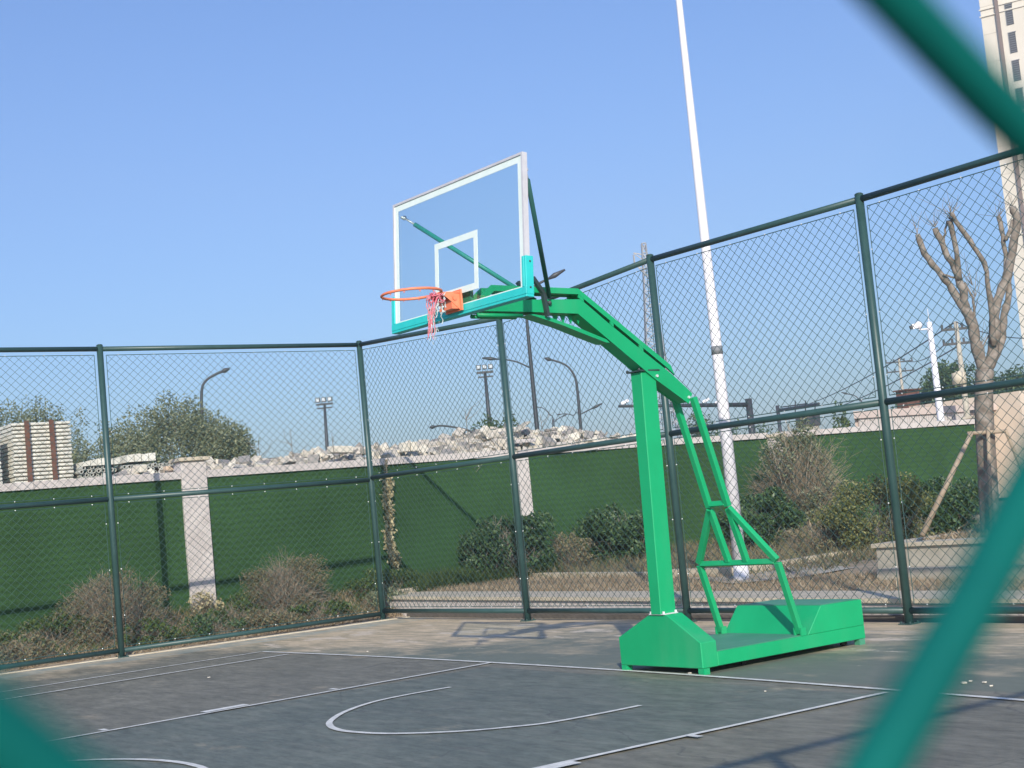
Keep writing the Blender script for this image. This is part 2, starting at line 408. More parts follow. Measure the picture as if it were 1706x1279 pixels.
g2 = lambda u, v: gp(u, v, 0)[:2]
mb = MB()
base_pts = [g2(437, 1086.2), g2(620, 1094.0), g2(820, 1104.6), g2(1033, 1117.5), g2(1200, 1129), g2(1479, 1150), g2(1706, 1168)]
base_pts = catmull(base_pts); d = base_pts[-1]-base_pts[-4]; d = d/np.linalg.norm(d)
base_pts.append(base_pts[-1]+d*4.0); stripe(mb, base_pts)
cL = g2(437, 1086.2); dL = g2(37.5, 1148)-cL; dL /= np.linalg.norm(dL); stripe(mb, [cL, cL+dL*24], z=.008)
c3 = g2(480, 1091); d3 = g2(40, 1161)-c3; d3 /= np.linalg.norm(d3); stripe(mb, [c3, c3+d3*3, c3+d3*22], z=.012)
kL0, kL1 = g2(820, 1105), g2(131, 1228); kd = (kL1-kL0)/np.linalg.norm(kL1-kL0)
kLe = kL0+kd*5.85; stripe(mb, [kL0, kL1, kLe], z=.012)
kR0, kR1 = g2(1477, 1155.6), g2(910, 1279.3); kr = (kR1-kR0)/np.linalg.norm(kR1-kR0)
kRe = kR0+kr*5.85; stripe(mb, [kR0, kR1, kRe], z=.012)
stripe(mb, [kLe, kRe], z=.016)
arc = catmull([g2(*p) for p in [(751, 1146.5), (690, 1157), (635.4, 1168), (600, 1178), (570, 1190), (552, 1202), (549, 1209), (557.4, 1215.8), (582, 1221), (635, 1224.2), (680, 1224), (725.7, 1222.6), (787, 1219.3), (850, 1213.5), (910, 1207), (992, 1192.5), (1067, 1177.5)]])
stripe(mb, arc, .05, .012)
ftc = (kLe+kRe)/2; stripe(mb, [(ftc[0]+1.8*math.cos(a), ftc[1]+1.8*math.sin(a)) for a in np.linspace(0, 2*math.pi, 60)], .05, .012)
for o, d, sgn in ((kL0, kd, -1), (kR0, kr, 1)):
    nrm = np.array([-d[1], d[0]]); nrm = nrm if nrm[0]*sgn > 0 else -nrm
    def mark(a, b, ww=.11):
        p = o+d*a+nrm*.022; q = o+d*b+nrm*.022
        mb.add([(*p, .016), (*q, .016), (*(q+nrm*ww), .016), (*(p+nrm*ww), .016)], [(0, 1, 2, 3)])
    mark(1.72, 1.77)
    if sgn < 0: mark(2.62, 3.03)
    else: mark(2.62, 3.03)
    mark(3.88, 3.93); mark(4.78, 4.83)
# three-point arc and far end, mostly behind the camera
a3 = c3+d3*3; stripe(mb, catmull([a3+d3*.0, (-6.2, a3[1]-2.), (-4.4, -6.9), (-2, -8.1), (0, -8.35), (2, -8.1), (4.4, -6.9), (6.2, a3[1]-2.), (6.6, a3[1])]), z=.008)
stripe(mb, [(7.5, .2), (7.5, -24)], z=.012)
struct(mb.build('court_lines', M_line))

TZ = lambda x, y=0: .215-.0085*x                      # the terrace slopes gently
XW = -12.42                                            # face of the turf covered wall
def strip_surface(name, x0, x1, y0, y1, zf, m, nx=40, ny=12, rough=0.):
    vs = []; fs = []
    for j in range(ny+1):
        for i in range(nx+1):
            x = x0+(x1-x0)*i/nx; y = y0+(y1-y0)*j/ny
            vs.append((x, y, zf(x, y)+random.uniform(-rough, rough)))
    for j in range(ny):
        for i in range(nx): a = j*(nx+1)+i; fs.append((a, a+1, a+nx+2, a+nx+1))
    mb = MB(); mb.add(vs, fs); return struct(mb.build(name, m, smooth=True))
def z_left(x, y): return max(0, min(1, (-10.3-x)/2.0))*.36-.01+.03*math.sin(y*1.7)*max(0, min(1, (-10.4-x)))
strip_surface('soil_bed', -12.6, -10.14, -12, 5.2, z_left, M_soil, 20, 90, .012)
def z_ter(x, y): return TZ(x)-.012+max(0, min(1, (y-7.0)/6))*.10+.03*math.sin(x*1.3+y)*max(0, min(1, y-6.5))
strip_surface('terrace_soil', -12.6, 14, 4.0, 40, z_ter, M_soil, 130, 110, .010)
# pale slab along the fence, its nosing casting a thin shadow on the face below
mb = MB()
def zb(x, y, dz): return (x, y, TZ(x)+dz)
xs = [-10.95, 14.0]
mb.hexa([zb(xs[0], 3.70, -.045), zb(xs[1], 3.70, -.045), zb(xs[1], 4.42, -.045), zb(xs[0], 4.42, -.045), zb(xs[0], 3.70, 0), zb(xs[1], 3.70, 0), zb(xs[1], 4.42, 0), zb(xs[0], 4.42, 0)])
struct(mb.build('terrace_paving', M_conc))
mb = MB(); mb.hexa([(-10.95, 3.745, -.11), (14, 3.745, -.11), (14, 4.3, -.11), (-10.95, 4.3, -.11), zb(-10.95, 3.745, -.047), zb(14, 3.745, -.047), zb(14, 4.3, -.047), zb(-10.95, 4.3, -.047)])
struct(mb.build('terrace_wall', M_coping))
# kerbs and path
def kerb(name, pts, w, h, m, z0=None):
    mb = MB(); 
    for a, b in zip(pts[:-1], pts[1:]):
        za = TZ(a[0]) if z0 is None else z0; zb_ = TZ(b[0]) if z0 is None else z0
        mb.bar((a[0], a[1], za+h/2-.02), (b[0], b[1], zb_+h/2-.02), w, h+.04, side=(-(b[1]-a[1]), b[0]-a[0], 0))
    return struct(mb.build(name, m))
def gt(u, v):
    p = gp(u, v, .28)
    for _ in range(4): p = gp(u, v, TZ(p[0])+.01)
    return p
kerb('terrace_kerb', [(-11.0, 4.0), (-11.9, 6.2)], .14, .07, M_conc)
kb = [gt(820, 960.5), gt(960, 958.5), gt(1120, 958.5), gt(1223, 956.5), gt(1297, 945.5), gt(1399, 928.5), gt(1452, 923)]
kerb('path_kerb', [kb[0], kb[1], kb[2]], .13, .06, M_conc)
kerb('path_kerb_right', [kb[2], kb[3], kb[4], kb[5], kb[6]], .15, .10, M_conc)
pth = [gt(1140, 962), gt(1225, 960), gt(1297, 948), gt(1399, 931), gt(1452, 925.5), gt(1452, 941), gt(1328, 962), gt(1220, 972)]
mb = MB(); mb.add([(p[0], p[1], TZ(p[0])+.012) for p in pth], [tuple(range(len(pth)))]); struct(mb.build('path', M_conc2))
# planter
PX0, PY0, PZ = -2.75, 5.88, .64
mb = MB(); mb.box((PX0, PY0, -.11), (12, PY0+.2, PZ-.05)); mb.box((PX0, PY0+.2, -.11), (PX0+.2, 14, PZ-.05))
pl = thing('planter_wall', 'low grey concrete planter wall with a dark-edged coping around the pollarded tree', 'planter', (PX0, PY0, .2))
mb.build('wall', M_conc2, pl)
mb = MB(); mb.box((PX0-.04, PY0-.04, PZ-.048), (12, PY0+.26, PZ)); mb.box((PX0-.04, PY0+.262, PZ-.048), (PX0+.24, 14, PZ)); mb.build('coping', M_conc, pl)
mb = MB(); mb.box((PX0+.25, PY0-.32, -.1), (12, PY0-.002, .36)); struct(mb.build('planter_step', M_conc2))
strip_surface('planter_soil', PX0+.2, 12, PY0+.2, 14, lambda x, y: PZ-.06+.10*math.exp(-((x+1.6)**2+(y-8.0)**2)/2.5)+max(0, (y-8))*.02, M_soil, 60, 40, .015)

# ------------------------------------------------------------------ fences
def chain_mesh(mb, P0, P1, z0, z1, cw, ch, r, n=4, phase=(0, 0), weave=.004, z1b=None):
    """woven diamond mesh between two vertical edges (P0,P1 in plan), z0..z1"""
    P0 = np.array(P0, float); P1 = np.array(P1, float); Ln = np.linalg.norm(P1-P0); dd = (P1-P0)/Ln
    nn = np.array([-dd[1], dd[0]]); Hh = z1-z0; s = ch/cw
    def pt(a, z, w=0):
        p = P0+dd*a+nn*w
        if z1b is not None: z = z0+(z-z0)*(1+(z1b-z1)/Hh*a/Ln)
        return (p[0], p[1], z)
    k0 = int(-Hh/ch)-2; k1 = int((Ln*s+Hh)/ch)+2
    for k in range(k0, k1):
        for sg in (1, -1):
            # z - z0 = sg*s*a + c
            c = k*ch+phase[0 if sg > 0 else 1] if sg < 0 else -k*ch+phase[0]
            ends = []
            lo, hi = (0-c)/(sg*s), (Hh-c)/(sg*s)
            a0, a1 = max(0, min(lo, hi)), min(Ln, max(lo, hi))
            if a1-a0 < .01: continue
            w = weave*sg
            mb.tube([pt(a0, z0+sg*s*a0+c, w), pt(a1, z0+sg*s*a1+c, w)], r, n, caps=False)

def fence_run(root, posts, H, mid, low, first=True, last=True, railr=.034, postr=.043, meshr=.0026, panel_z0=.10):
    """posts: list of (x,y,height)."""
    for i, (x, y, h) in enumerate(posts):
        if (i == 0 and not first) or (i == len(posts)-1 and not last): continue
        mb = MB(); mb.tube([(x, y, -.05), (x, y, h+.02)], postr, 14)
        mb.tube([(x, y, h+.02), (x, y, h+.035)], [postr*1.08, postr*.6], 14)
        po = mb.build('post', M_fence, root, smooth=True)
        mb = MB(); mb.box((x-.075, y-.075, 0), (x+.075, y+.075, .012)); 
        for sx in (-1, 1):
            for sy in (-1, 1): mb.tube([(x+sx*.055, y+sy*.055, .012), (x+sx*.055, y+sy*.055, .03)], .009, 6)
        mb.build('base_plate', M_fence, po)
    for (x0, y0, h0), (x1, y1, h1) in zip(posts[:-1], posts[1:]):
        P0 = np.array([x0, y0]); P1 = np.array([x1, y1]); Ln = np.linalg.norm(P1-P0); d = (P1-P0)/Ln
        a = P0+d*(postr-.004); b = P1-d*(postr-.004); nn = np.array([-d[1], d[0]])
        for nm, za, zb_ in (('top_rail', h0-.03, h1-.03), ('middle_rail', mid, mid), ('bottom_rail', low, low)):
            mb = MB(); mb.tube([(a[0], a[1], za), (b[0], b[1], zb_)], railr if nm != 'bottom_rail' else railr*.95, 10); mb.build(nm, M_fence, root, smooth=True)
        zz = [(low+.06, mid-.06, mid-.06), (mid+.06, h0-.115, h1-.115)]
        for z0, z1, z1b in zz:
            a2 = P0+d*.085; b2 = P1-d*.085
            mb = MB(); chain_mesh(mb, a2, b2, z0, z1, .122, .112, meshr, 4, phase=(random.random()*.1, random.random()*.1), z1b=z1b)
            for q, w in ((a2, z1), (b2, z1b)): mb.tube([(q[0], q[1], z0), (q[0], q[1], w)], .0042, 5)
            slope = (h1-h0)
            mb.tube([(a2[0], a2[1], z0), (b2[0], b2[1], z0)], .005, 5)
            if z0 > 1: 
                mb.tube([(a2[0], a2[1], h0-.115), (b2[0], b2[1], h1-.115)], .005, 5)
            else: mb.tube([(a2[0], a2[1], z1), (b2[0], b2[1], z1)], .005, 5)
            if z0 < 1: mb.build('mesh_panel', M_wire, root)
        tw = mb; kk = max(3, int(Ln/.47))
        for i in range(kk):
            p = P0+d*(Ln*(i+.5)/kk)
            t = (i+.5)/kk; ht = h0*(1-t)+h1*t
            for zc in (ht-.111, mid+.057, mid-.057, low+.057): mb.ball((p[0]-nn[0]*.0, p[1]-nn[1]*0, zc), .0085, nu=6, nv=4, m=1)
        for q in (a, b):
            for zc in np.arange(.55, H-.2, .62): mb.ball((q[0]+(d[0] if q is a else -d[0])*.0425, q[1]+(d[1] if q is a else -d[1])*.0425, zc), .0085, nu=6, nv=4, m=1)
        tw.build('mesh_panel', [M_wire, M_clip], root)

back = thing('chain_link_fence', 'long dark green chain-link fence of round posts and rails behind the basketball hoop', 'fence', (-10.25, 3.3, 0), 'chain-link fences round the court')
bp_ = [(-10.255, 3.30, 4.23), (-6.538, 3.363, 4.04), (-3.447, 3.415, 4.213), (-.307, 3.469, 4.197), (3.05, 3.52, 4.22), (6.3, 3.57, 4.2), (9.16, 3.62, 4.2)]
fence_run(back, bp_, 4.2, 2.15, .13)
leftf = thing('chain_link_fence', 'dark green chain-link fence in front of the dry shrubs left of the court', 'fence', (-10.07, -.83, 0), 'chain-link fences round the court')
lp_ = [(-10.255, 3.30, 4.23), (-10.07, -.83, 4.20), (-9.90, -4.95, 4.2), (-9.74, -9.1, 4.2)]
fence_run(leftf, lp_, 4.2, 2.12, .09, first=False)
# low concrete footing under the back fence (dark band at ground level)
mb = MB(); mb.box((-10.1, 3.625, -.11), (14, 3.74, .055)); struct(mb.build('fence_footing', M_footing))

# near fence: teal coated wire a hand's breadth from the camera
NX = CAM[0]-.07
near = thing('chain_link_fence', 'bright teal coated chain-link wire, out of focus, right in front of the camera', 'fence', (NX, -7.6, 0), 'chain-link fences round the court')
mb = MB(); cw, ch = .1217, .1035
z0n, y0n, y1n, ztop = .12, -12.0, 3.5, 3.33
s = ch/cw
for k in range(-40, 170):
    for sg in (1, -1):
        # relative to camera (y,z): '\' z+s*y = .0086+k*ch ; '/' z-s*y = -.083+k*ch
        c = .0099+(k-60)*ch if sg < 0 else -.0841+(k-80)*ch
        # z = sg*s*y + c   (camera relative)
        ylo, yhi = y0n-CAM[1], y1n-CAM[1]; zl, zh = z0n-CAM[2], ztop-CAM[2]
        ya, yb = sorted(((zl-c)/(sg*s), (zh-c)/(sg*s))); ya = max(ya, ylo); yb = min(yb, yhi)
        if yb-ya < .02: continue
        # weave: the wire bends over and under at each crossing
        pts = []; 
        if ya < 1.2 and yb > -1.2:
            m = int((yb-ya)/(cw/8))+1
            for i in range(m+1):
                y = ya+(yb-ya)*i/m
                # crossings at spacing cw/2
                ph = (y-.099)/(cw/2)
                w = math.cos(math.pi*ph)*.0005*sg
                dz = (.0029 if sg < 0 else .0008)*math.sin(2*math.pi*ph)
                pts.append((NX+w, CAM[1]+y, CAM[2]+sg*s*y+c+dz))
            mb.tube(pts, .0022, 10, caps=False)
        else:
            mb.tube([(NX+.002*sg, CAM[1]+ya, CAM[2]+sg*s*ya+c), (NX+.002*sg, CAM[1]+yb, CAM[2]+sg*s*yb+c)], .0022, 4, caps=False)
mb.build('mesh_panel', M_near, near, smooth=True)
for y in (-12.0, -9.0, -6.0, -3.0, 0.2, 3.5):
    mb = MB(); mb.tube([(NX+.05, y, -.1), (NX+.05, y, 3.46)], .038, 12); mb.build('post', M_near, near, smooth=True)
mb = MB(); mb.tube([(NX+.05, -12, 3.42), (NX+.05, 3.5, 3.42)], .034, 10); mb.build('top_rail', M_near, near, smooth=True)
mb = MB(); mb.tube([(NX+.05, -12, .1), (NX+.05, 3.5, .1)], .03, 10); mb.build('bottom_rail', M_near, near, smooth=True)

# ------------------------------------------------------------------ turf covered wall
wall = thing('boundary_wall', 'long boundary wall clad in dark green artificial turf with pale pillars and coping', 'wall', (XW, 4, 0))
TOP = 2.43
pil = [(-4.95, .4), (1.35, .42), (7.62, .34), (14.1, .42), (20.8, .35)]
mb = MB(); mb.box((XW-.22, -14, -.1), (XW-.03, 21.0, TOP-.002)); mb.build('wall_core', M_conc, wall)
edges = [-14]+[e for y, w in pil for e in (y-w/2, y+w/2)]
for i in range(0, len(edges)-1, 2):
    y0, y1 = edges[i], edges[i+1]
    if i >= len(edges)-1: break
    # slightly wavy turf sheet, with thickness
    ny = max(4, int((y1-y0)/.15)); nz = 18; vs = []; fs = []
    for j in range(nz+1):
        for q in range(ny+1):
            y = y0+(y1-y0)*q/ny; z = -.05+(TOP+.05)*j/nz
            vs.append((XW+.012*math.sin(y*2.3+z*1.3)*math.sin(y*.7+1)+.007*math.sin(z*3.1+y*1.1)+.004*math.sin(y*9+z*4)+random.uniform(-.002, .002), y, z))
    for j in range(nz):
        for q in range(ny): a = j*(ny+1)+q; fs.append((a, a+1, a+ny+2, a+ny+1))
    mb = MB(); mb.add(vs, fs)
    n0 = len(mb.v)
    mb.add([(XW-.025, y0, -.05), (XW-.025, y1, -.05), (XW-.025, y1, TOP-.004), (XW-.025, y0, TOP-.004)], [(0, 3, 2, 1)])
    mb.build('turf_panel', M_turf, wall, smooth=True)
for i, (y, w) in enumerate(pil):
    mb = MB(); ht = 2.70 if i < 2 else (2.56 if i == 4 else 2.44)
    mb.box((XW-.28, y-w/2, -.1), (XW+.05, y+w/2, ht))
    p = mb.build('pillar', M_coping, wall, bevel=.008)
    if i != 2:
        mb = MB(); mb.box((XW-.33, y-w/2-.05, ht+.002), (XW+.10, y+w/2+.05, ht+.06)); mb.build('cap', M_conc, p, bevel=.006)
mb = MB()
ce = [-14]+[e for y, w in pil for e in (y-w/2-.001, y+w/2+.001)]
for i in range(0, len(ce)-1, 2):
    y = ce[i]
    while y < ce[i+1]-.01:
        y2 = min(y+1.2, ce[i+1]); mb.box((XW-.27, y+.003, TOP), (XW+.045, y2-.003, TOP+.115+random.uniform(-.004, .004))); y = y2
mb.build('coping', M_coping, wall)

# ------------------------------------------------------------------ basketball hoop
hoop = thing('basketball_hoop', 'green freestanding basketball hoop with glass backboard and torn pink net on the court', 'basketball hoop', (-.15, .3, 0))
XL, XR = -.68, .36
# front housing: gabled box
YF, YB = .20, .37
prof = [(XL, .05), (XR, .05), (XR, .255), (-.02, .478), (-.245, .478), (XL, .285)]
mb = MB(); mb.prism(prof, YF, YB, lambda u, v, w: (u, w, v)); mb.build('front_housing', M_hoop, hoop, bevel=.006)
# deck (tray)
mb = MB(); mb.box((XL+.003, YB+.001, .052), (XR-.003, 2.11, .165)); dk = mb.build('deck', M_hoop, hoop, bevel=.004)
mb = MB(); mb.box((XL+.012, YB+.01, .166), (XR-.012, 1.40, .172)); mb.build('deck_plate', M_hoopdull, dk)
# ballast box
mb = MB(); pb = [(1.41, .166), (2.108, .166), (2.108, .388), (1.60, .392)]
mb.prism(pb, XL+.004, XR-.001, lambda u, v, w: (w, u, v)); bb = mb.build('ballast_box', M_hoop, hoop, bevel=.004)
mb = MB(); mb.add([(XL+.02, 1.62, .3925), (XR-.02, 1.62, .3925), (XR-.02, 2.09, .3895), (XL+.02, 2.09, .3895), (XL+.02, 1.62, .397), (XR-.02, 1.62, .397), (XR-.02, 2.09, .394), (XL+.02, 2.09, .394)], [(0,3,2,1),(4,5,6,7),(0,1,5,4),(1,2,6,5),(2,3,7,6),(3,0,4,7)])
mb.build('lid', M_hoopdull, bb)
for x in (XL+.03, XR-.035):
    mb = MB(); mb.box((x-.03, YF+.004, 0), (x+.035, YF+.07, .0495)); mb.build('foot', M_hoop, hoop)
    mb = MB(); mb.box((x-.03, 2.03, 0), (x+.03, 2.10, .051)); mb.build('foot', M_hoopdull, hoop)
for y in (.75, 1.95):
    for x in (XL+.12, XR-.12):
        mb = MB(); mb.tube([(x-.02, y, .028), (x+.02, y, .028)], .027, 12); mb.build('wheel', M_black, hoop)
# column: bottom centre (-.13,.262), top centre (-.14,.325)
def cfr(c, hx, hy, z): return [(c[0]-hx, c[1]-hy, z), (c[0]+hx, c[1]-hy, z), (c[0]+hx, c[1]+hy, z), (c[0]-hx, c[1]+hy, z)]
mb = MB(); mb.hexa(cfr((-.132, .265), .063, .083, .479)+cfr((-.142, .322), .070, .080, 2.50)); co = mb.build('column', M_hoop, hoop, bevel=.005)
mb = MB()
for sx in (-1, 1):
    for sy in (-1, 1): mb.tube([(-.132+sx*.08, .265+sy*.066, .479), (-.132+sx*.08, .265+sy*.066, .505)], .011, 6)
mb.box((-.225, .185, .4785), (-.04, .345, .487))
mb.build('flange_bolt', M_clip, co)
# arm frame: a along the arm (+ towards the rear), w across
TH = .06; ax = np.array([-math.sin(TH), math.cos(TH)]); nx_ = np.array([math.cos(TH), math.sin(TH)]); A0 = np.array([-.15, .3])
def AF(a, z, w): p = A0+ax*a+nx_*w; return (p[0], p[1], z)
def plate(mb, poly, w0, w1): mb.prism(poly, w0, w1, lambda u, v, w: AF(u, v, w))
arm = None
# side plates of the main beam
main = [(-1.72, 3.045), (-1.60, 3.07), (-1.19, 3.087), (-.674, 3.098), (-.40, 2.905), (-.02, 2.655), (.265, 2.470), (.43, 2.345), (.49, 2.295), (.435, 2.21), (.075, 2.426), (-.72, 2.979), (-1.257, 2.989), (-1.675, 2.99), (-1.72, 3.0)]
mb = MB()
plate(mb, main, .088, .10); plate(mb, main, -.042, -.030)
# top and bottom webs joining the plates
def web(mb, p, q, t=.006, w=.088, v=-.030):
    mb.hexa([AF(p[0], p[1]-t, v), AF(p[0], p[1]-t, w), AF(q[0], q[1]-t, w), AF(q[0], q[1]-t, v), AF(p[0], p[1]+t, v), AF(p[0], p[1]+t, w), AF(q[0], q[1]+t, w), AF(q[0], q[1]+t, v)])
for p, q in [((-1.66, 2.999), (-1.26, 2.996)), ((-1.25, 2.996), (-.73, 2.988)), ((-.71, 2.98), (.06, 2.445)), ((.085, 2.432), (.425, 2.228)),
             ((-1.6, 3.06), (-1.19, 3.078)), ((-1.18, 3.078), (-.68, 3.088)), ((-.66, 3.08), (-.03, 2.65)), ((-.02, 2.645), (.48, 2.295))]:
    web(mb, p, q)
arm = mb.build('arm_beam', M_hoop, hoop)
# upper truss chord and spacer blocks
for w0, w1 in ((.086, .104), (-.046, -.028)):
    mb = MB()
    ch_o = [(-1.76, 3.06), (-1.58, 3.196), (-.693, 3.185), (.262, 2.545), (.30, 2.46), (.265, 2.487), (.235, 2.512), (-.70, 3.138), (-1.56, 3.150), (-1.70, 3.045)]
    plate(mb, ch_o, w0, w1)
    for a0, a1 in ((-.695, -.645), (-.375, -.343), (-.075, -.035)):
        f0 = lambda a: 3.138+(a+.70)*(2.512-3.138)/(.235+.70)
        f1 = lambda a: 3.098+(a+.674)*(2.655-3.098)/(-.02+.674)
        plate(mb, [(a0, f0(a0)+.004), (a1, f0(a1)+.004), (a1, f1(a1)-.004), (a0, f1(a0)-.004)], w0+.002, w1-.002)
    mb.build('upper_chord', M_hoop, hoop)
mb = MB(); web(mb, (-1.57, 3.173), (-.70, 3.16), .012, .085); web(mb, (-.69, 3.16), (.24, 2.54), .012, .085)
mb.build('chord_web', M_hoop, hoop)
# curved lower beam from the column forward to the board
lowp = [(-1.24, 2.966), (-1.18, 2.958), (-.90, 2.886), (-.63, 2.800), (-.44, 2.742), (-.40, 2.74), (-.433, 2.768), (-.72, 2.862), (-1.048, 2.955), (-1.20, 2.974)]
mb = MB(); plate(mb, lowp, -.036, .0965); mb.build('lower_beam', M_hoop, hoop)
mb = MB()
for a in (-.93, -.85, -.77, -.69):
    plate(mb, [(a, 2.978), (a+.055, 2.978), (a+.03, 2.905)], .02, .03)
mb.build('gusset', M_hoop, arm)
mb = MB(); mb.tube([AF(-1.72, 2.965, -.01), AF(-1.28, 2.962, -.01)], .017, 8); mb.tube([AF(-1.72, 2.965, .07), AF(-1.28, 2.962, .07)], .017, 8); mb.build('link_tube', M_hoop, hoop, smooth=True)
# column head: plate with bolts
mb = MB(); mb.box((-.235, .215, 2.50), (-.05, .43, 2.512)); 
for dx, dy in ((-.085, -.10), (.07, -.10), (-.085, .09), (.07, .09)): mb.ball((-.14+dx, .322+dy, 2.515), .014, nu=6, nv=4)
mb.build('head_plate', M_dark, co)
# rear support frame: inclined plane x, height
def RF(x, z): return (x, .78+(1.37-.78)*(2.25-z)/(2.25-.17), z)
def rbar(mb, p, q, w=.056, h=.045): mb.bar(RF(*p), RF(*q), w, h, side=(1, 0, 0) if abs(p[1]-q[1]) > .05 else (0, .3, 1))
mb = MB(); top = 2.25; c0 = -.172
for sg, xt, xm, xb, xo in ((-1, -.285, -.295, -.219-.055, -.66), (1, -.055, -.060, -.05, .315)):
    rbar(mb, (xt, 2.26), (xm, 1.31)); rbar(mb, (xm, 1.29), (xb, .82)); rbar(mb, (xm, 1.29), (xo, .82)); rbar(mb, (xo, .80), (xo, .185))
rbar(mb, (-.275, 1.335), (-.078, 1.335), .046, .04); rbar(mb, (-.635, .81), (.290, .81), .046, .04)
sf = mb.build('support_frame', M_hoop, hoop, bevel=.003)
mb = MB()
for x in (-.66, .315):
    y = RF(x, .2)[1]; mb.tube([(x-.04, y, .20), (x+.04, y, .20)], .012, 6); mb.box((x-.045, y-.03, .167), (x-.03, y+.03, .235)); mb.box((x+.03, y-.03, .167), (x+.045, y+.03, .235))
mb.build('foot_bracket', M_hoop, sf)
mb = MB()
for w in (-.043, .101):
    for a, z in ((.44, 2.265), (.09, 2.455)): mb.tube([AF(a, z, w-.008), AF(a, z, w+.01)], .013, 6)
mb.build('pivot_bolt', M_clip, arm)

# backboard in its own frame
BP = np.array([-.0031, -1.5913, 2.9764]); by, bl, br = .0227, -.0797, .008
RZ = Matrix.Rotation(by, 3, 'Z'); RX = Matrix.Rotation(bl, 3, 'X'); RY = Matrix.Rotation(br, 3, 'Y'); RB = RZ @ RX @ RY
def BF(x, y, z): p = RB @ Vector((x, y, z)); return (p.x+BP[0], p.y+BP[1], p.z+BP[2])
xf = lambda p: BF(*p)
board = thing('backboard', None, None, (0, 0, 0)); board.parent = hoop; board.location = V(BP)-hoop.location
for k in ('label', 'category'):
    if k in board: del board[k]
T = .045
mb = MB(); mb.box((-.9, 0, 1.032), (.9, T, 1.05), xf=xf); mb.box((-.9, 0, 0), (.9, T, .018), xf=xf); mb.box((-.9, 0, .0181), (-.882, T, 1.0319), xf=xf); mb.box((.882, 0, .0181), (.9, T, 1.0319), xf=xf)
mb.build('board_frame', M_alu, board)
mb = MB(); mb.box((-.881, .012, .019), (.881, .022, 1.031), xf=xf); mb.build('glass_pane', M_glass, board)
mb = MB()
def fr(x0, x1, z0, z1, w):
    y0, y1 = .0085, .0115
    for a in ((x0, x1, z1-w, z1), (x0, x1, z0, z0+w), (x0, x0+w, z0+w, z1-w), (x1-w, x1, z0+w, z1-w)):
        mb.box((a[0], y0, a[2]), (a[1], y1, a[3]), xf=xf)
fr(-.881, .881, .019, 1.031, .05); fr(-.295, .295, .15, .60, .05)
mb.build('painted_border', M_border, board)
mb = MB(); mb.box((-.925, -.012, -.02), (.925, T+.012, .0), xf=xf); mb.box((-.925, -.014, .0), (.925, -.002, .055), xf=xf); mb.box((-.925, T+.002, .0), (.925, T+.014, .055), xf=xf)
for sx in (-1, 1):
    x0, x1 = sorted((sx*.925, sx*.902)); mb.box((x0, -.012, 0), (x1, T+.012, .28), xf=xf)
    x0, x1 = sorted((sx*.902, sx*.875)); mb.box((x0, -.014, .055), (x1, -.002, .28), xf=xf)
mb.build('edge_padding', M_pad, board, bevel=.003)
mb = MB()
for z in (.05, .24): mb.ball(BF(.926, .025, z), .008, nu=6, nv=4)
mb.build('pad_screw', M_dark, board)
mb = MB(); mb.box((-.13, T+.004, .03), (.13, T+.03, .18), xf=xf); mb.build('mounting_plate', M_hoopdull, board)
# stays
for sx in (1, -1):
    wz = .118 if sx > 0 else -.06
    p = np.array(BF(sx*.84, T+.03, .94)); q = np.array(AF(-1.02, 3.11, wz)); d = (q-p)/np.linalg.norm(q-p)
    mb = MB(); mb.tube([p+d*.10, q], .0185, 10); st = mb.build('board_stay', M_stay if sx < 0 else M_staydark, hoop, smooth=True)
    mb = MB(); mb.tube([p+d*.02, p+d*.10], .009, 8); mb.ball(p, .020, nu=8, nv=6); mb.tube([BF(sx*.84, T, .94), p], .012, 8); mb.build('stay_joint', M_clip, st, smooth=True)
    mb = MB(); q1 = AF(-1.18, 3.26, wz+.007*sx); q2 = AF(-1.09, 3.14, wz+.01*sx); q3 = AF(-1.06, 2.95, wz+.004*sx)
    mb.bar(q1, q2, .03, .03, side=(nx_[0], nx_[1], 0)); mb.bar(q2, q3, .034, .03, side=(nx_[0], nx_[1], 0)); mb.ball(AF(-1.02, 3.06, wz-.006*sx), .02, nu=6, nv=4)
    mb.build('clamp', M_dark, st)
# rim
RC = np.array([.02, -1.985, 3.125]); RR = .225
rim = thing('rim', None, None); rim.parent = hoop; rim.location = V(RC)-hoop.location
for k in ('label', 'category'):
    if k in rim: del rim[k]
mb = MB(); ring = [(RC[0]+RR*math.cos(a), RC[1]+RR*math.sin(a), RC[2]+.004*math.cos(a)) for a in np.linspace(0, 2*math.pi, 49)]
mb.tube(ring, .0105, 8, caps=False); mb.build('ring', M_orange, rim, smooth=True)
mb = MB()
for k in range(12):
    a = 2*math.pi*(k+.5)/12; c = (RC[0]+RR*math.cos(a), RC[1]+RR*math.sin(a))
    mb.tube([(c[0]-.007*math.sin(a), c[1]+.007*math.cos(a), RC[2]-.008), (c[0], c[1], RC[2]-.020), (c[0]+.007*math.sin(a), c[1]-.007*math.cos(a), RC[2]-.008)], .003, 5)
mb.build('net_hook', M_orange, rim)
yb = -1.62
mb = MB()
mb.box((RC[0]-.115, yb-.004, RC[2]-.14), (RC[0]+.115, yb+.010, RC[2]+.02))                      # back plate
pl_ = [(-.105, yb-.004), (.105, yb-.004), (.085, RC[1]+RR*.93), (.05, RC[1]+RR-.03), (-.05, RC[1]+RR-.03), (-.085, RC[1]+RR*.93)]
mb.prism([(RC[0]+a, b) for a, b in pl_], RC[2]-.006, RC[2]+.002, lambda u, v, w: (u, v, w))
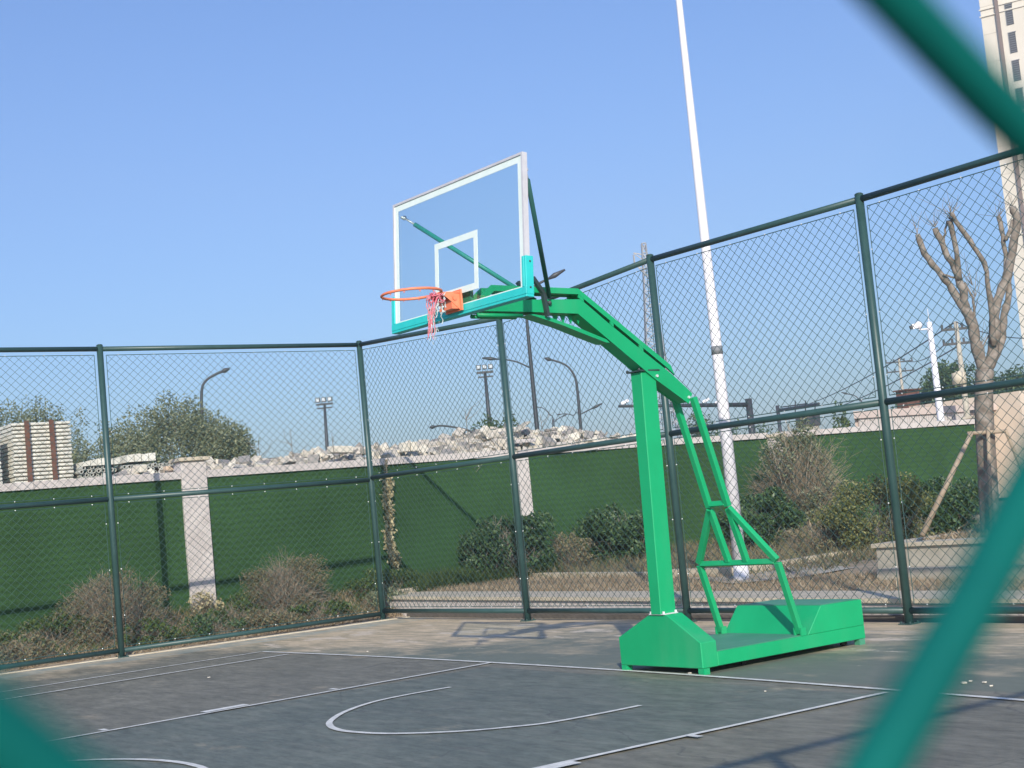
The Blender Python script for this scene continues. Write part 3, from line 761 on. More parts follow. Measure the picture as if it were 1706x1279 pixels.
for sx in (-1, 1):
    x = RC[0]+sx*.092
    mb.prism([(yb-.004, RC[2]-.135), (yb-.004, RC[2]-.007), (RC[1]+RR*.9, RC[2]-.007), (yb-.08, RC[2]-.07)], x-.003, x+.003, lambda u, v, w: (w, u, v))
    mb.tube([(x, yb-.05, RC[2]-.045), (x+sx*.012, yb-.05, RC[2]-.045)], .018, 8)
mb.box((RC[0]-.09, yb-.075, RC[2]-.125), (RC[0]+.09, yb-.0045, RC[2]-.06))
mb.build('rim_bracket', M_orange, rim)
# torn net: a few tangled cords left near the board side
net = thing('net', None, None); net.parent = hoop; net.location = V(RC)-hoop.location
for k in ('label', 'category'):
    if k in net: del net[k]
def onv(u, v, off=0.0):  # on the vertical plane through the near-right of the rim facing the viewer
    c = RC+np.array([.10, -.10, 0])+np.array([.8, -.55, 0])*off
    return onp(u, v, c, (_f[0], _f[1], 0))
mb = MB(); rng = random.Random(3)
for k in range(11):
    u0 = 710+k*2.8; v0 = 492-k*.4
    pts = []; u1 = 716+rng.uniform(-4, 7); v1 = rng.choice([530, 545, 560, 566]); o0 = rng.uniform(-.03, .03)
    for i in range(9):
        t = i/8; e = t**.6
        pts.append(onv(u0+(u1-u0)*e+rng.uniform(-1.6, 1.6), v0+(v1-v0)*t, o0*(1-t)))
    mb.tube(catmull(pts, 3), [.0042*(1-.3*i/24) for i in range(25)], 5)
for k in range(16):
    a = rng.uniform(709, 733); b = a+rng.uniform(5, 12); v = rng.uniform(488, 504)
    mb.tube([onv(a, v, .02), onv((a+b)/2, v+rng.uniform(-5, 6), .035), onv(b, v+rng.uniform(-4, 4), .01)], .0045, 5)
mb.build('pink_cord', M_pink, net, smooth=True)
mb = MB()
for (a, b, c, d) in ((741, 487, 735, 515), (735, 500, 737, 540), (728, 505, 722, 560), (720, 500, 718, 567), (731, 497, 727, 530), (739, 490, 742, 512)):
    pts = [onv(a+(c-a)*i/6+rng.uniform(-1.8, 1.8), b+(d-b)*i/6, rng.uniform(-.02, .02)) for i in range(7)]
    mb.tube(catmull(pts, 3), .0036, 5)
for k in range(26):
    u = rng.gauss(723, 4.5); v = rng.uniform(500, 572); mb.tube([onv(u, v), onv(u+rng.uniform(-4, 4), v+rng.uniform(-2, 8), .01)], .0026, 4)
for k in range(9):
    u = rng.uniform(727, 741); v = rng.uniform(505, 522); mb.tube([onv(u, v, .02), onv(u+rng.uniform(-6, 6), v+rng.uniform(-4, 6), -.01)], .006, 4)
mb.build('frayed_cord', M_whitecord, net, smooth=True)

# ------------------------------------------------------------------ vegetation builders
def leaves(mb, pts, size, rng, aspect=.5, dirs=None):
    """one small two-triangle leaf per point, random facing"""
    n = len(pts); P = np.asarray(pts)
    a = rng.normal(size=(n, 3)); a /= np.linalg.norm(a, axis=1)[:, None]
    if dirs is not None: a = a*.8+dirs; a /= np.linalg.norm(a, axis=1)[:, None]
    b = np.cross(a, rng.normal(size=(n, 3))); b /= np.linalg.norm(b, axis=1)[:, None]
    s_ = size*rng.uniform(.6, 1.35, size=(n, 1))
    q = [P-a*s_*.5, P+b*s_*aspect*.5+a*s_*.05, P+a*s_*.5, P-b*s_*aspect*.5+a*s_*.05]
    o = len(mb.v); vv = np.stack(q, 1).reshape(-1, 3)
    mb.v += [tuple(x) for x in vv.tolist()]
    mb.f += [(o+4*i, o+4*i+1, o+4*i+2, o+4*i+3) for i in range(n)]; mb.mi += [0]*n
def blob_points(c, rad3, n, rng, clumps=26, cr=.30, flat=-.75, zpow=1.):
    """leaf positions gathered in clumps through an uneven dome-shaped crown"""
    out = []; c = np.array(c); rad3 = np.array(rad3)
    cs = []
    while len(cs) < clumps:
        p = rng.normal(size=3); p /= np.linalg.norm(p); p *= rng.uniform(.45, .95)**.6
        if p[2] < flat: continue
        p[2] = math.copysign(abs(p[2])**zpow, p[2])
        cs.append((p*rng.uniform(.82, 1.08), rng.uniform(.65, 1.3)*cr))
    w = np.array([k[1]**2 for k in cs]); w /= w.sum()
    idx = rng.choice(len(cs), size=n, p=w)
    for i in idx:
        p = rng.normal(size=3); p /= np.linalg.norm(p); p *= rng.uniform(0, 1)**.4*cs[i][1]
        out.append(c+(cs[i][0]+p)*rad3)
    return np.array(out)
def twigs(mb, base, rad3, n, rng, r0=.006, levels=2, spread=1., up=.25, start=.12, seg=4):
    """fine branching twigs from the base out to a dome of radii rad3"""
    base = np.array(base, float)
    for k in range(n):
        th = rng.uniform(0, 2*math.pi); el = math.asin(min(1, rng.uniform(up, 1.0)))
        d = np.array([math.cos(th)*math.cos(el)*spread, math.sin(th)*math.cos(el)*spread, math.sin(el)])
        tip = base+d*np.array(rad3)*rng.uniform(.72, 1.0)
        st = base+np.array([rng.normal()*start, rng.normal()*start, 0])
        ctrl = st+(tip-st)*.5+np.array([rng.normal()*.06, rng.normal()*.06, rng.uniform(0, .12)])*rad3[2]
        pts = [((1-t)**2)*st+2*t*(1-t)*ctrl+t*t*tip for t in np.linspace(0, 1, seg+1)]
        mb.tube(pts, [r0*(1-.75*i/seg) for i in range(seg+1)], 3, caps=False)
        if levels > 1:
            for b in range(int(rng.integers(2, 5))):
                t = rng.uniform(.4, .95); p = ((1-t)**2)*st+2*t*(1-t)*ctrl+t*t*tip
                dd = d+rng.normal(size=3)*.55; dd /= np.linalg.norm(dd); ln = rng.uniform(.12, .3)*rad3[2]
                q = p+dd*ln; mb.tube([p, (p+q)/2+rng.normal(size=3)*.015, q], [r0*.5, r0*.4, r0*.2], 3, caps=False)
                if levels > 2:
                    for e in range(2):
                        u = p+(q-p)*rng.uniform(.3, 1); dq = dd+rng.normal(size=3)*.8; dq /= np.linalg.norm(dq)
                        mb.tube([u, u+dq*ln*.5], [r0*.3, r0*.15], 3, caps=False)
def stems(t, base, h, n, seed, r=.017):
    rng = np.random.default_rng(seed); base = np.array(base, float)
    for k in range(n):
        th = rng.uniform(0, 6.28); q = base+np.array([math.cos(th)*h*.3*rng.random(), math.sin(th)*h*.3*rng.random(), h*rng.uniform(.6, .95)])
        st = base+np.array([rng.normal()*.08, rng.normal()*.08, 0]); mb = MB(); mid_ = (st+q)/2+np.array([0, 0, .1*h])*(1 if k % 2 else -.3)+rng.normal(size=3)*.03
        mb.tube(catmull([st, mid_, q], 4), [r*(1-.8*i/8) for i in range(9)], 5); mb.build('stem', M_stem, t, smooth=True)
def shrub(name, label, cat, base, rad3, seed, leafm=None, nleaf=0, lsize=.06, twigm=None, ntw=0, r0=.006, levels=2, clumps=26, cr=.3, aspect=.5, group='shrubs beyond the fence', up=.1, start=.12, flat=-.75, zc=.5):
    rng = np.random.default_rng(seed); t = thing(name, label, cat, base, group)
    if ntw:
        mb = MB(); twigs(mb, base, (rad3[0], rad3[1], rad3[2]), ntw, rng, r0, levels, up=up, start=start); mb.build('branches', twigm, t)
    if nleaf:
        mb = MB(); c = (base[0], base[1], base[2]+rad3[2]*zc)
        pts = blob_points(c, (rad3[0], rad3[1], rad3[2]*(1-zc)), nleaf, rng, clumps, cr, flat)
        pts = pts[pts[:, 2] > base[2]+.02]
        leaves(mb, pts, lsize, rng, aspect); mb.build('foliage', leafm, t)
    return t

# left bed: dry domes
shrub('dry_shrub', 'large brown twiggy dome-shaped shrub behind the left fence post', 'shrub', (-11.45, -.42, .05), (.78, .84, 1.10), 1, M_leafdry, 11000, .03, M_twig, 560, .006, 3, start=.16, clumps=40, cr=.25)
shrub('dry_shrub', 'brown twiggy dome-shaped shrub with faint green, between the wall pillar and the corner post', 'shrub', (-11.5, 2.36, .06), (.68, .70, 1.05), 2, M_leafdry, 9500, .03, M_twig, 480, .006, 3, start=.16, clumps=40, cr=.25)
shrub('low_shrub', 'dark green leafy low shrub at the lower left corner under the turf wall', 'shrub', (-11.5, -1.35, .0), (.7, .75, .62), 3, M_leafmid, 3600, .055, M_twig, 160, .006, 2)
shrub('low_shrub', 'straggly green shrub left of the large brown dome', 'shrub', (-11.85, -.75, .12), (.45, .5, .62), 4, M_leafdark, 2200, .06, M_twig, 90, .006, 2)
shrub('low_shrub', 'orange-brown dry plant at the foot of the nearest wall pillar', 'shrub', (-12.05, 1.22, .22), (.3, .28, .48), 5, M_leaftan, 500, .05, M_twig, 120, .005, 2)
shrub('low_shrub', 'small green plant right of the nearest wall pillar', 'shrub', (-11.8, 1.78, .2), (.4, .4, .42), 6, M_leafmid, 1400, .05, M_twig, 70, .005, 2)
shrub('low_shrub', 'green and yellow weedy shrub beside the fence corner post', 'shrub', (-11.6, 4.15, .15), (.6, .65, .58), 8, M_leafmid, 3000, .05, M_twig, 120, .005, 2)
shrub('low_shrub', 'tangled brown and green low growth just left of the large brown dome', 'shrub', (-11.2, -.75, .0), (.45, .5, .5), 51, M_leafdry, 1600, .04, M_twig, 190, .005, 2)
shrub('low_shrub', 'dark tangled low growth right of the large brown dome, under the pillar', 'shrub', (-11.3, 1.45, .02), (.42, .5, .5), 52, M_leafmid, 1300, .045, M_twig, 200, .005, 2)
shrub('low_shrub', 'green and brown low growth left of the second brown dome', 'shrub', (-11.6, 2.15, .08), (.42, .42, .58), 53, M_leafmid, 1500, .045, M_twig, 170, .005, 2)
shrub('low_shrub', 'yellowish low growth right of the second brown dome', 'shrub', (-11.0, 3.75, .02), (.4, .45, .45), 54, M_leafolive, 1700, .045, M_twig, 130, .005, 2)
rr_ = random.Random(4); names_ = ['tangled', 'leafy', 'matted', 'sprawling', 'wispy', 'ragged']
for i_, (x_, y_) in enumerate(((-10.75, -1.9), (-10.8, -.15), (-10.75, .75), (-10.8, 1.75), (-10.85, 2.55), (-12.0, 2.5))):
    lb_ = ['small tangled brown plant near the bottom rail at the left edge of the view', 'small tangled plant against the bottom rail just left of the left fence post', 'small matted plant against the bottom rail just right of the left fence post', 'small sprawling plant by the bottom rail in front of the wall pillar', 'small wispy plant by the bottom rail in front of the second brown dome', 'ragged green plant against the turf wall left of the second brown dome'][i_]
    shrub('low_plant', lb_, 'plant', (x_, y_, .0 if x_ > -11.5 else .25), (.42, .48, .40), 80+i_, (M_leafdry, M_leafmid, M_leafdark)[i_ % 3], 1500, .05, M_twig, 130, .0045, 2)
# low growth along the bed: uncountable
def ground_cover(name, label, cat, poly_fn, n, m, size, seed, blades=True, h=(.06, .22), group=None, lean=.9):
    rng = np.random.default_rng(seed); mb = MB()
    for i in range(n):
        x, y, z = poly_fn(rng)
        hh = rng.uniform(*h); w = size*rng.uniform(.5, 1.2); a = rng.uniform(0, math.pi)
        dx, dy = math.cos(a)*w, math.sin(a)*w; lx, ly = rng.normal()*hh*lean, rng.normal()*hh*lean
        mb.add([(x-dx, y-dy, z), (x+dx, y+dy, z), (x+lx, y+ly, z+hh)], [(0, 1, 2)])
    o = mb.build(name, m); o['kind'] = 'stuff'; tag(o, label, cat); return o
ground_cover('dry_grass', 'tangled dry grass and weeds filling the bed along the left wall', 'grass', lambda r: (lambda x, y: (x, y, z_left(x, y)-.01))(r.uniform(-12.3, -10.35), r.uniform(-6, 4.6)), 20000, M_litter, .008, 11, h=(.03, .17))
ground_cover('green_weeds', 'green weeds mixed through the bed along the left wall', 'weeds', lambda r: (lambda x, y: (x, y, z_left(x, y)-.01))(r.uniform(-12.35, -10.6), r.uniform(-6, 4.9)), 6500, M_leafmid, .013, 12, h=(.04, .20))
def tp(r, x0, x1, y0, y1):
    x = r.uniform(x0, x1); y = r.uniform(y0, y1); return (x, y, z_ter(x, y)-.01)
ground_cover('brown_grass', 'short brown grass on the terrace behind the pale paving', 'grass', lambda r: tp(r, -11.0, 4, 4.44, 6.4), 22000, M_litter, .007, 13, h=(.02, .11))
ground_cover('terrace_weeds', 'mixed dry and green weeds under the shrubs at the foot of the turf wall', 'weeds', lambda r: tp(r, -12.3, -4.5, 6.4, 16), 16000, M_leafdry, .012, 14, h=(.04, .25))
ground_cover('corner_weeds', 'yellow-green weeds at the terrace corner below the hanging vine', 'weeds', lambda r: tp(r, -12.35, -11.0, 4.4, 7.3), 6000, M_leafmid, .016, 15, h=(.06, .35))
def pp_(r):
    x = r.uniform(-2.5, 3); y = r.uniform(6.15, 9); return (x, y, PZ-.07+.10*math.exp(-((x+1.6)**2+(y-8)**2)/2.5))
ground_cover('leaf_litter', 'brown fallen leaves heaped in the planter under the pollarded tree', 'leaf litter', pp_, 9000, M_litter, .016, 16, h=(.02, .10))

def gz(u, v): p = gt(u, v); return (p[0], p[1], z_ter(p[0], p[1])-.02)
shrub('green_shrub', 'dark green glossy-leaved shrub left of the second pale wall pillar', 'shrub', (-11.4, 6.42, .28), (.76, .80, 1.14), 21, M_leafdark, 9000, .085, M_twiggrey, 90, .008, 2, clumps=34, cr=.32, aspect=.38)
shrub('low_shrub', 'small russet shrub between the two dark green shrubs', 'shrub', (-11.3, 7.65, .28), (.44, .48, .72), 22, M_leafdry, 1500, .05, M_twig, 160, .005, 2)
shrub('green_shrub', 'round dark green shrub just left of the hoop column', 'shrub', (-11.1, 8.65, .28), (.74, .78, 1.08), 23, M_leafdark, 10000, .08, M_twiggrey, 70, .008, 2, clumps=36, cr=.32, aspect=.40)
shrub('green_shrub', 'dark green shrub half hidden behind the hoop column and rear struts', 'shrub', (-10.2, 11.2, .32), (.75, .75, 1.1), 24, M_leafdark, 8000, .08, M_twiggrey, 70, .008, 2, clumps=34, aspect=.42)
tall_ = shrub('tall_shrub', 'tall bare twiggy shrub with sparse pale leaves in front of the third wall pillar', 'shrub', (-10.9, 13.1, .30), (.80, .80, 2.30), 25, M_leafolive, 8500, .06, M_twigtan, 420, .009, 3, up=.42, start=.25, clumps=60, cr=.26, aspect=.45, zc=.5)
stems(tall_, (-10.8, 13.0, .28), 2.3, 34, 5, .02)
shrub('green_shrub', 'dark leafy growth at the left foot of the tall bare shrub', 'shrub', (-11.6, 12.3, .3), (.5, .5, .85), 26, M_leafdark, 2400, .08, M_twiggrey, 50, .006, 2)
shrub('round_shrub', 'round yellow-green shrub behind the rightmost full fence post', 'shrub', (-6.0, 9.7, .25), (.88, .88, 1.18), 27, M_leafyel, 12000, .05, M_twiggrey, 90, .006, 2, clumps=44, cr=.26)
shrub('green_shrub', 'low dark green shrub behind the leaning tree prop', 'shrub', (-6.2, 11.6, .35), (.68, .68, .98), 28, M_leafdark, 9000, .06, M_twiggrey, 100, .006, 2, clumps=40)
shrub('low_shrub', 'dry tangled low plant at the foot of the round yellow-green shrub', 'shrub', (-6.9, 9.3, .3), (.6, .5, .45), 29, M_leafdry, 1500, .045, M_twig, 160, .005, 2)
shrub('low_shrub', 'dry brown scrub between the tall bare shrub and the round shrub', 'shrub', (-8.4, 11.0, .3), (.9, .8, .5), 30, M_leafdry, 1500, .045, M_twig, 220, .005, 2)
# shrubs to the right of the pollard, behind blurred wire
shrub('green_shrub', 'dark green shrub at the right edge behind the pollarded tree', 'shrub', (-2.4, 12.2, .5), (1.1, 1.0, 1.75), 31, M_leafdark, 6500, .07, M_twiggrey, 90, .006, 2, clumps=50, cr=.24)

# hanging dried vine on the wall
vine = thing('dried_vine', 'pale straw-coloured dried vine hanging down the turf wall near the corner post', 'vine', (XW+.05, 4.8, 2.3))
rng = np.random.default_rng(5); mb = MB(); lf = MB(); vp = []
vpix = [(644, 765), (643, 790), (645, 806), (641, 830), (645, 850), (647, 872), (644, 893), (648, 912), (655, 930), (664, 948)]
core = catmull([onx(u, v, XW+.06) for u, v in vpix], 5)
for k in range(5):
    mb.tube([p+rng.normal(size=3)*np.array([.01, .025, .01]) for p in core], .005, 4, caps=False)
mb.build('stems', M_twigtan, vine)
cc = np.array(core[8:-3]); ii = rng.integers(0, len(cc), 1100)
P = cc[ii]+rng.normal(size=(1100, 3))*np.array([.03, .04, .05])+np.array([.05, 0, 0]); P[:, 0] = np.maximum(P[:, 0], XW+.03)
leaves(lf, P, .075, rng, .5); lf.build('leaves', M_leaftan, vine)

# pollarded tree
def on_tree(u, v, dep=0.):
    b = np.array([-1.75, 7.0, 0]); return onp(u, v, b+np.array([_f[0], _f[1], 0])*dep, (_f[0], _f[1], 0))
tree = thing('pollarded_tree', 'pollarded tree with bare sawn-off limbs and mottled bark in the planter', 'tree', (-1.75, 7.0, .6))
sc = .3126
def T4(a, b, dep=0.): return on_tree(1500+a*sc, 300+b*sc, dep)
trunk = [on_tree(1652, 905), on_tree(1648, 840), on_tree(1644, 770), T4(447, 1260), T4(445, 1130), T4(450, 1010)]
mb = MB(); mb.tube(catmull(trunk, 4), [.118-.012*i/20 for i in range(21)], 12); mb.build('trunk', M_bark, tree, smooth=True)
limbs = [([(440, 1030), (410, 900), (385, 780), (350, 690)], .075, .060, 0., -.02),
         ([(350, 700), (318, 650), (260, 555), (200, 480), (130, 390), (90, 290)], .048, .033, -.02, .15),
         ([(352, 700), (340, 610), (312, 530), (270, 440), (225, 345), (183, 255)], .052, .034, 0, -.1),
         ([(316, 530), (303, 430), (288, 320), (264, 212)], .034, .030, -.05, -.25),
         ([(225, 340), (238, 285), (250, 215)], .018, .012, -.1, -.12),
         ([(455, 1020), (495, 910), (500, 790), (505, 690), (545, 570), (580, 470), (600, 350), (620, 215), (598, 140)], .07, .04, .0, .25),
         ([(470, 1010), (535, 880), (545, 760), (570, 640), (582, 490)], .046, .040, .05, .22),
         ([(500, 880), (487, 720), (472, 590), (445, 440), (370, 320), (310, 235), (273, 178)], .035, .026, -.05, -.35),
         ([(562, 500), (560, 400), (548, 300), (524, 195)], .032, .028, .2, .35),
         ([(560, 320), (590, 250), (600, 210)], .026, .022, .22, .26),
         ([(300, 522), (262, 512), (228, 500)], .012, .010, -.03, 0),
         ([(395, 740), (388, 650), (370, 590), (345, 545)], .016, .010, 0, .05),
         ([(430, 900), (470, 830), (480, 800)], .010, .006, .02, .05)]
rk = random.Random(8)
for pts, r0, r1, d0, d1 in limbs:
    n = len(pts); P = [T4(a, b, d0+(d1-d0)*i/(n-1)) for i, (a, b) in enumerate(pts)]
    P = catmull(P, 3); mb = MB(); mb.tube([q_+np.array([rk.gauss(0, .006), rk.gauss(0, .006), 0]) for q_ in P], [(r0+(r1-r0)*i/(len(P)-1))*rk.uniform(.86, 1.16) for i in range(len(P))], 9)
    for k_ in range(3):
        i_ = rk.randrange(1, len(P)); mb.ball(P[i_]+np.array([rk.uniform(-1, 1)*r1*.7, rk.uniform(-1, 1)*r1*.7, 0]), r1*.7, nu=6, nv=4)
    mb.build('limb', M_bark, tree, smooth=True)
rng = np.random.default_rng(9); mb = MB()
for (a, b, dp) in ((90, 285, .15), (183, 250, -.1), (264, 208, -.25), (273, 178, -.35), (598, 140, .25), (524, 195, .35)):
    p = T4(a, b, dp)
    for k in range(9): q = p+np.array([rng.normal()*.14, rng.normal()*.06, rng.uniform(.05, .3)]); mb.tube([p, (p+q)/2+rng.normal(size=3)*.02, q], [.004, .003, .0015], 3, caps=False)
for a, b in ((395, 700), (400, 620), (430, 880), (385, 560)):
    p = T4(a, b, .05)
    for k in range(5): q = p+np.array([rng.normal()*.12, rng.normal()*.12, rng.uniform(.1, .5)]); mb.tube([p, (p+q)/2+rng.normal(size=3)*.03, q], [.005, .003, .0015], 3, caps=False)
mb.build('shoots', M_twiggrey, tree)
# props
pr = thing('tree_prop', 'leaning wooden pole propping the pollarded tree from the left', 'tree prop', on_tree(1538, 885, -.3), 'props around the pollarded tree')
mb = MB(); mb.tube([on_tree(1536, 892, -.45), on_tree(1619, 720, -.22)], [.034, .026], 8); mb.build('pole', M_prop, pr, smooth=True)
mb = MB(); mb.tube([on_tree(1612, 722, -.2), on_tree(1675, 718, -.2)], .024, 8); mb.build('crosspiece', M_prop, pr, smooth=True)
pr2 = thing('tree_prop', 'upright wooden pole tied in front of the pollarded tree trunk', 'tree prop', on_tree(1650, 895, -.25), 'props around the pollarded tree')
mb = MB(); mb.tube([on_tree(1652, 890, -.26), on_tree(1646, 712, -.24)], .022, 8); mb.build('pole', M_prop, pr2, smooth=True)
pr3 = thing('tree_prop', 'thin wooden pole leaning on the pollarded tree from the right', 'tree prop', on_tree(1710, 800, .2), 'props around the pollarded tree')
mb = MB(); mb.tube([on_tree(1675, 716, -.15), on_tree(1735, 860, .2)], .022, 8); mb.build('pole', M_prop, pr3, smooth=True)

# ------------------------------------------------------------------ white pole
wp = thing('white_pole', 'tall tapering white pole with a grey band standing behind the fence', 'pole', (-3.7, 4.65, .25))
b0 = gt(1236, 966); wx, wy, wz = b0[0], b0[1], TZ(b0[0])-.02; wp.location = V((wx, wy, wz))
mb = MB(); mb.tube([(wx, wy, wz+.25), (wx, wy, 3.0), (wx, wy, 8.5), (wx, wy, 11.0)], [.088, .074, .040, .03], 18); mb.build('shaft', M_white, wp, smooth=True)
mb = MB(); mb.tube([(wx, wy, wz), (wx, wy, wz+.08), (wx, wy, wz+.26)], [.115, .105, .09], 16); mb.build('pedestal', M_white, wp, smooth=True)
zb_ = onp(1199, 583, (wx, wy, 0), (_f[0], _f[1], 0))[2]
mb = MB(); mb.tube([(wx, wy, zb_-.055), (wx, wy, zb_+.055)], [.0765, .0755], 18); mb.build('grey_band', M_grey, wp, smooth=True)

# ------------------------------------------------------------------ stone yard behind the wall
rs = random.Random(21)
def chunk_mesh(k, m, flat=1.):
    bm = bmesh.new()
    if k % 3:
        dx, dy, dz = rs.uniform(.35, .5), rs.uniform(.25, .5), rs.uniform(.15, .42)
        for sx in (-1, 1):
            for sy in (-1, 1):
                for sz in (-1, 1): bm.verts.new((sx*dx*rs.uniform(.8, 1.1), sy*dy*rs.uniform(.8, 1.1), sz*dz*rs.uniform(.8, 1.1)))
    else:
      for i in range(13): bm.verts.new((rs.uniform(-.5, .5), rs.uniform(-.5, .5), rs.uniform(-.5, .5)*flat))
    for sx in ((-.42, .42) if k % 3 == 0 else ()):
        for sy in (-.36, .36): bm.verts.new((sx*rs.uniform(.8, 1.1), sy*rs.uniform(.8, 1.1), rs.choice((-.35, .35))*flat))
    r = bmesh.ops.convex_hull(bm, input=bm.verts)
    bmesh.ops.delete(bm, geom=[v for v in bm.verts if not v.link_faces], context='VERTS')
    bmesh.ops.dissolve_limit(bm, angle_limit=.25, verts=bm.verts, edges=bm.edges)
    me = bpy.data.meshes.new('concrete_chunk'); bm.to_mesh(me); bm.free(); me.materials.append(m); return me
chunks = [chunk_mesh(i, [M_stone, M_stone, M_stonew, M_stoned, M_stone][i % 5], .7) for i in range(15)]
ridge = [(-1.5, 2.45), (0.3, 2.50), (1.2, 2.56), (1.8, 2.66), (2.6, 2.70), (3.5, 2.72), (4.4, 2.76), (5.3, 2.82), (6.2, 2.78), (7.2, 2.88), (8.2, 3.02), (8.9, 2.98), (9.6, 2.90), (10.5, 2.84), (10.9, 2.78), (11.4, 2.6), (12.6, 2.3)]
def rz(y): return float(np.interp(y, [a for a, b in ridge], [b+.03 for a, b in ridge]))
mb = MB(); ys = np.linspace(-2, 13, 46); vs = []; fs = []
for y in ys:
    h = rz(y)-.22
    for x, z in ((-12.72, 2.25), (-13.2, 2.25+(h-2.25)*.6), (-14.3, h), (-16.2, h*.8), (-18.5, -.12)): vs.append((x+rs.uniform(-.1, .1), y, z+rs.uniform(-.08, .05)))
for i in range(len(ys)-1):
    for j in range(4): a = i*5+j; fs.append((a, a+1, a+6, a+5))
mb.add(vs, fs)
for k in range(900):
    y = rs.uniform(.2, 12.4); t = rs.random(); x = -12.78-1.7*t; z = 2.42+(rz(y)-2.48)*min(1, t*1.3); s3 = rs.uniform(.04, .12)
    q = Matrix.Rotation(rs.uniform(0, 6), 3, 'Z') @ Matrix.Rotation(rs.uniform(-.8, .8), 3, 'X')
    mb.box((-s3, -s3*rs.uniform(.4, 1), -s3*rs.uniform(.3, .8)), (s3, s3*rs.uniform(.5, 1.1), s3*rs.uniform(.3, .9)), m=rs.choice((0, 1, 1)), xf=lambda a: (lambda w: (w.x+x, w.y+y, w.z+z+rs.uniform(-.01, .01)))(q @ Vector(a)))
hp = mb.build('rubble_heap', [M_stoned, M_stone]); tag(hp, 'crushed stone core of the long rubble heap behind the turf wall', 'rubble', kind='stuff')
for k in range(290):
    y = rs.uniform(1.0, 12.0) if k > 20 else rs.uniform(.2, 1.6); t = rs.random(); x = -12.86-1.6*t
    sfac = rs.uniform(.12, .26)
    o = bpy.data.objects.new('concrete_chunk', rs.choice(chunks)); COL.objects.link(o)
    o.location = (x, y, 2.52+(rz(y)-2.52)*min(1, t*1.3)+rs.uniform(-.06, .06)); o.rotation_euler = (rs.uniform(-.7, .7), rs.uniform(-.7, .7), rs.uniform(0, 6.28))
    o.scale = (sfac*rs.uniform(.8, 1.5), sfac, sfac*rs.uniform(.6, 1.1))
    tag(o, 'broken angular chunk of pale stone in the long rubble heap behind the turf wall', 'stone chunk', 'stone chunks in the rubble heap')
def block(name, label, u, v, X, dims, rot, m):
    p = onx(u, v, X); mb = MB(); q = Matrix.Rotation(rot[2], 3, 'Z') @ Matrix.Rotation(rot[0], 3, 'X') @ Matrix.Rotation(rot[1], 3, 'Y')
    mb.box((-dims[0]/2, -dims[1]/2, -dims[2]/2), (dims[0]/2, dims[1]/2, dims[2]/2), xf=lambda a: q @ Vector(a))
    o = mb.build(name, m, bevel=.012); o.location = V(p); tag(o, label, 'stone block', 'cut stone blocks on the heap'); return o
block('stone_block', 'cream block tilted on its corner on the heap beside the second fence post', 808, 718, -13.7, (.12, .17, .15), (.75, .1, .1), M_stonew)
block('stone_block', 'cream upright block on the heap just right of the corner post, left of its twin', 674, 745, -13.0, (.15, .15, .17), (0, 0, .1), M_stonew)
block('stone_block', 'cream upright block on the heap just right of the corner post, right of its twin', 688, 744, -13.0, (.15, .13, .17), (0, 0, -.1), M_stonew)
block('stone_block', 'long cream block lying on the heap just left of the corner post', 567, 749, -13.0, (.2, .42, .12), (-.05, 0, .1), M_stonew)
block('stone_block', 'white block on the low heap left of the nearest wall pillar', 236, 781, -12.9, (.15, .13, .12), (0, 0, .1), M_stonew)
block('stone_block', 'peach coloured block on the low heap left of the nearest wall pillar', 283, 782, -12.9, (.15, .17, .11), (0, 0, .0), mat('peach_stone', (.60, .46, .34), .85))
block('stone_slab', 'flat pale slab on the heap right of the second fence post', 868, 735, -13.0, (.3, .5, .07), (.02, .05, .1), M_coping)
block('stone_slab', 'grey flat slab tilting up on the heap right of the second fence post', 868, 711, -13.5, (.2, .42, .03), (.45, .0, .1), M_conc2)
block('stone_slab', 'pale slab with a dark top by the far end of the heap', 918, 716, -13.6, (.2, .16, .05), (.02, .0, .1), M_stoned)

def slab_stack(label, y0, y1, ztop, X, nl, straps=True):
    t = thing('slab_stack', label, 'stone stack', (X, (y0+y1)/2, 0), 'strapped slab stacks')
    hgt = ztop/nl; r = random.Random(int(y0*100))
    for i in range(nl):
        z = i*hgt; mb = MB(); a = y0+r.uniform(-.012, .012); b = y1+r.uniform(-.012, .012)
        k = 7; # each course: a row of rough stones with rounded faces
        yy = np.linspace(a, b, k+1)
        for j in range(k):
            g = .004; zz0 = z+.006; zz1 = z+hgt-.008; xo = r.uniform(-.012, .012)
            mb.prism([(X-.9, zz0), (X+xo-.02, zz0), (X+xo, zz0+.012), (X+xo, zz1-.014), (X+xo-.02, zz1), (X-.9, zz1)], yy[j]+g*r.random(), yy[j+1]-g*r.random(), lambda u, v, w: (u, w, v))
        mb.build('slab', M_slab, t)
    if straps:
        for f0, f1 in ((.24, .24), (.66, .69)):
            yy0 = y0+(y1-y0)*f0; yy1 = y0+(y1-y0)*f1
            mb = MB(); mb.bar((X+.045, yy1, .02), (X+.045, yy0, ztop+.02), .07, .035, side=(0, 1, 0)); mb.build('strap', M_rust, t)
Xs = -14.3
slab_stack('tall stack of pale stone slabs held by two rusty brown straps', -.86, .08, 3.60, Xs, 58)
slab_stack('stack of pale stone slabs cut off by the left edge of the view', -2.1, -1.06, 3.50, Xs, 56, True)

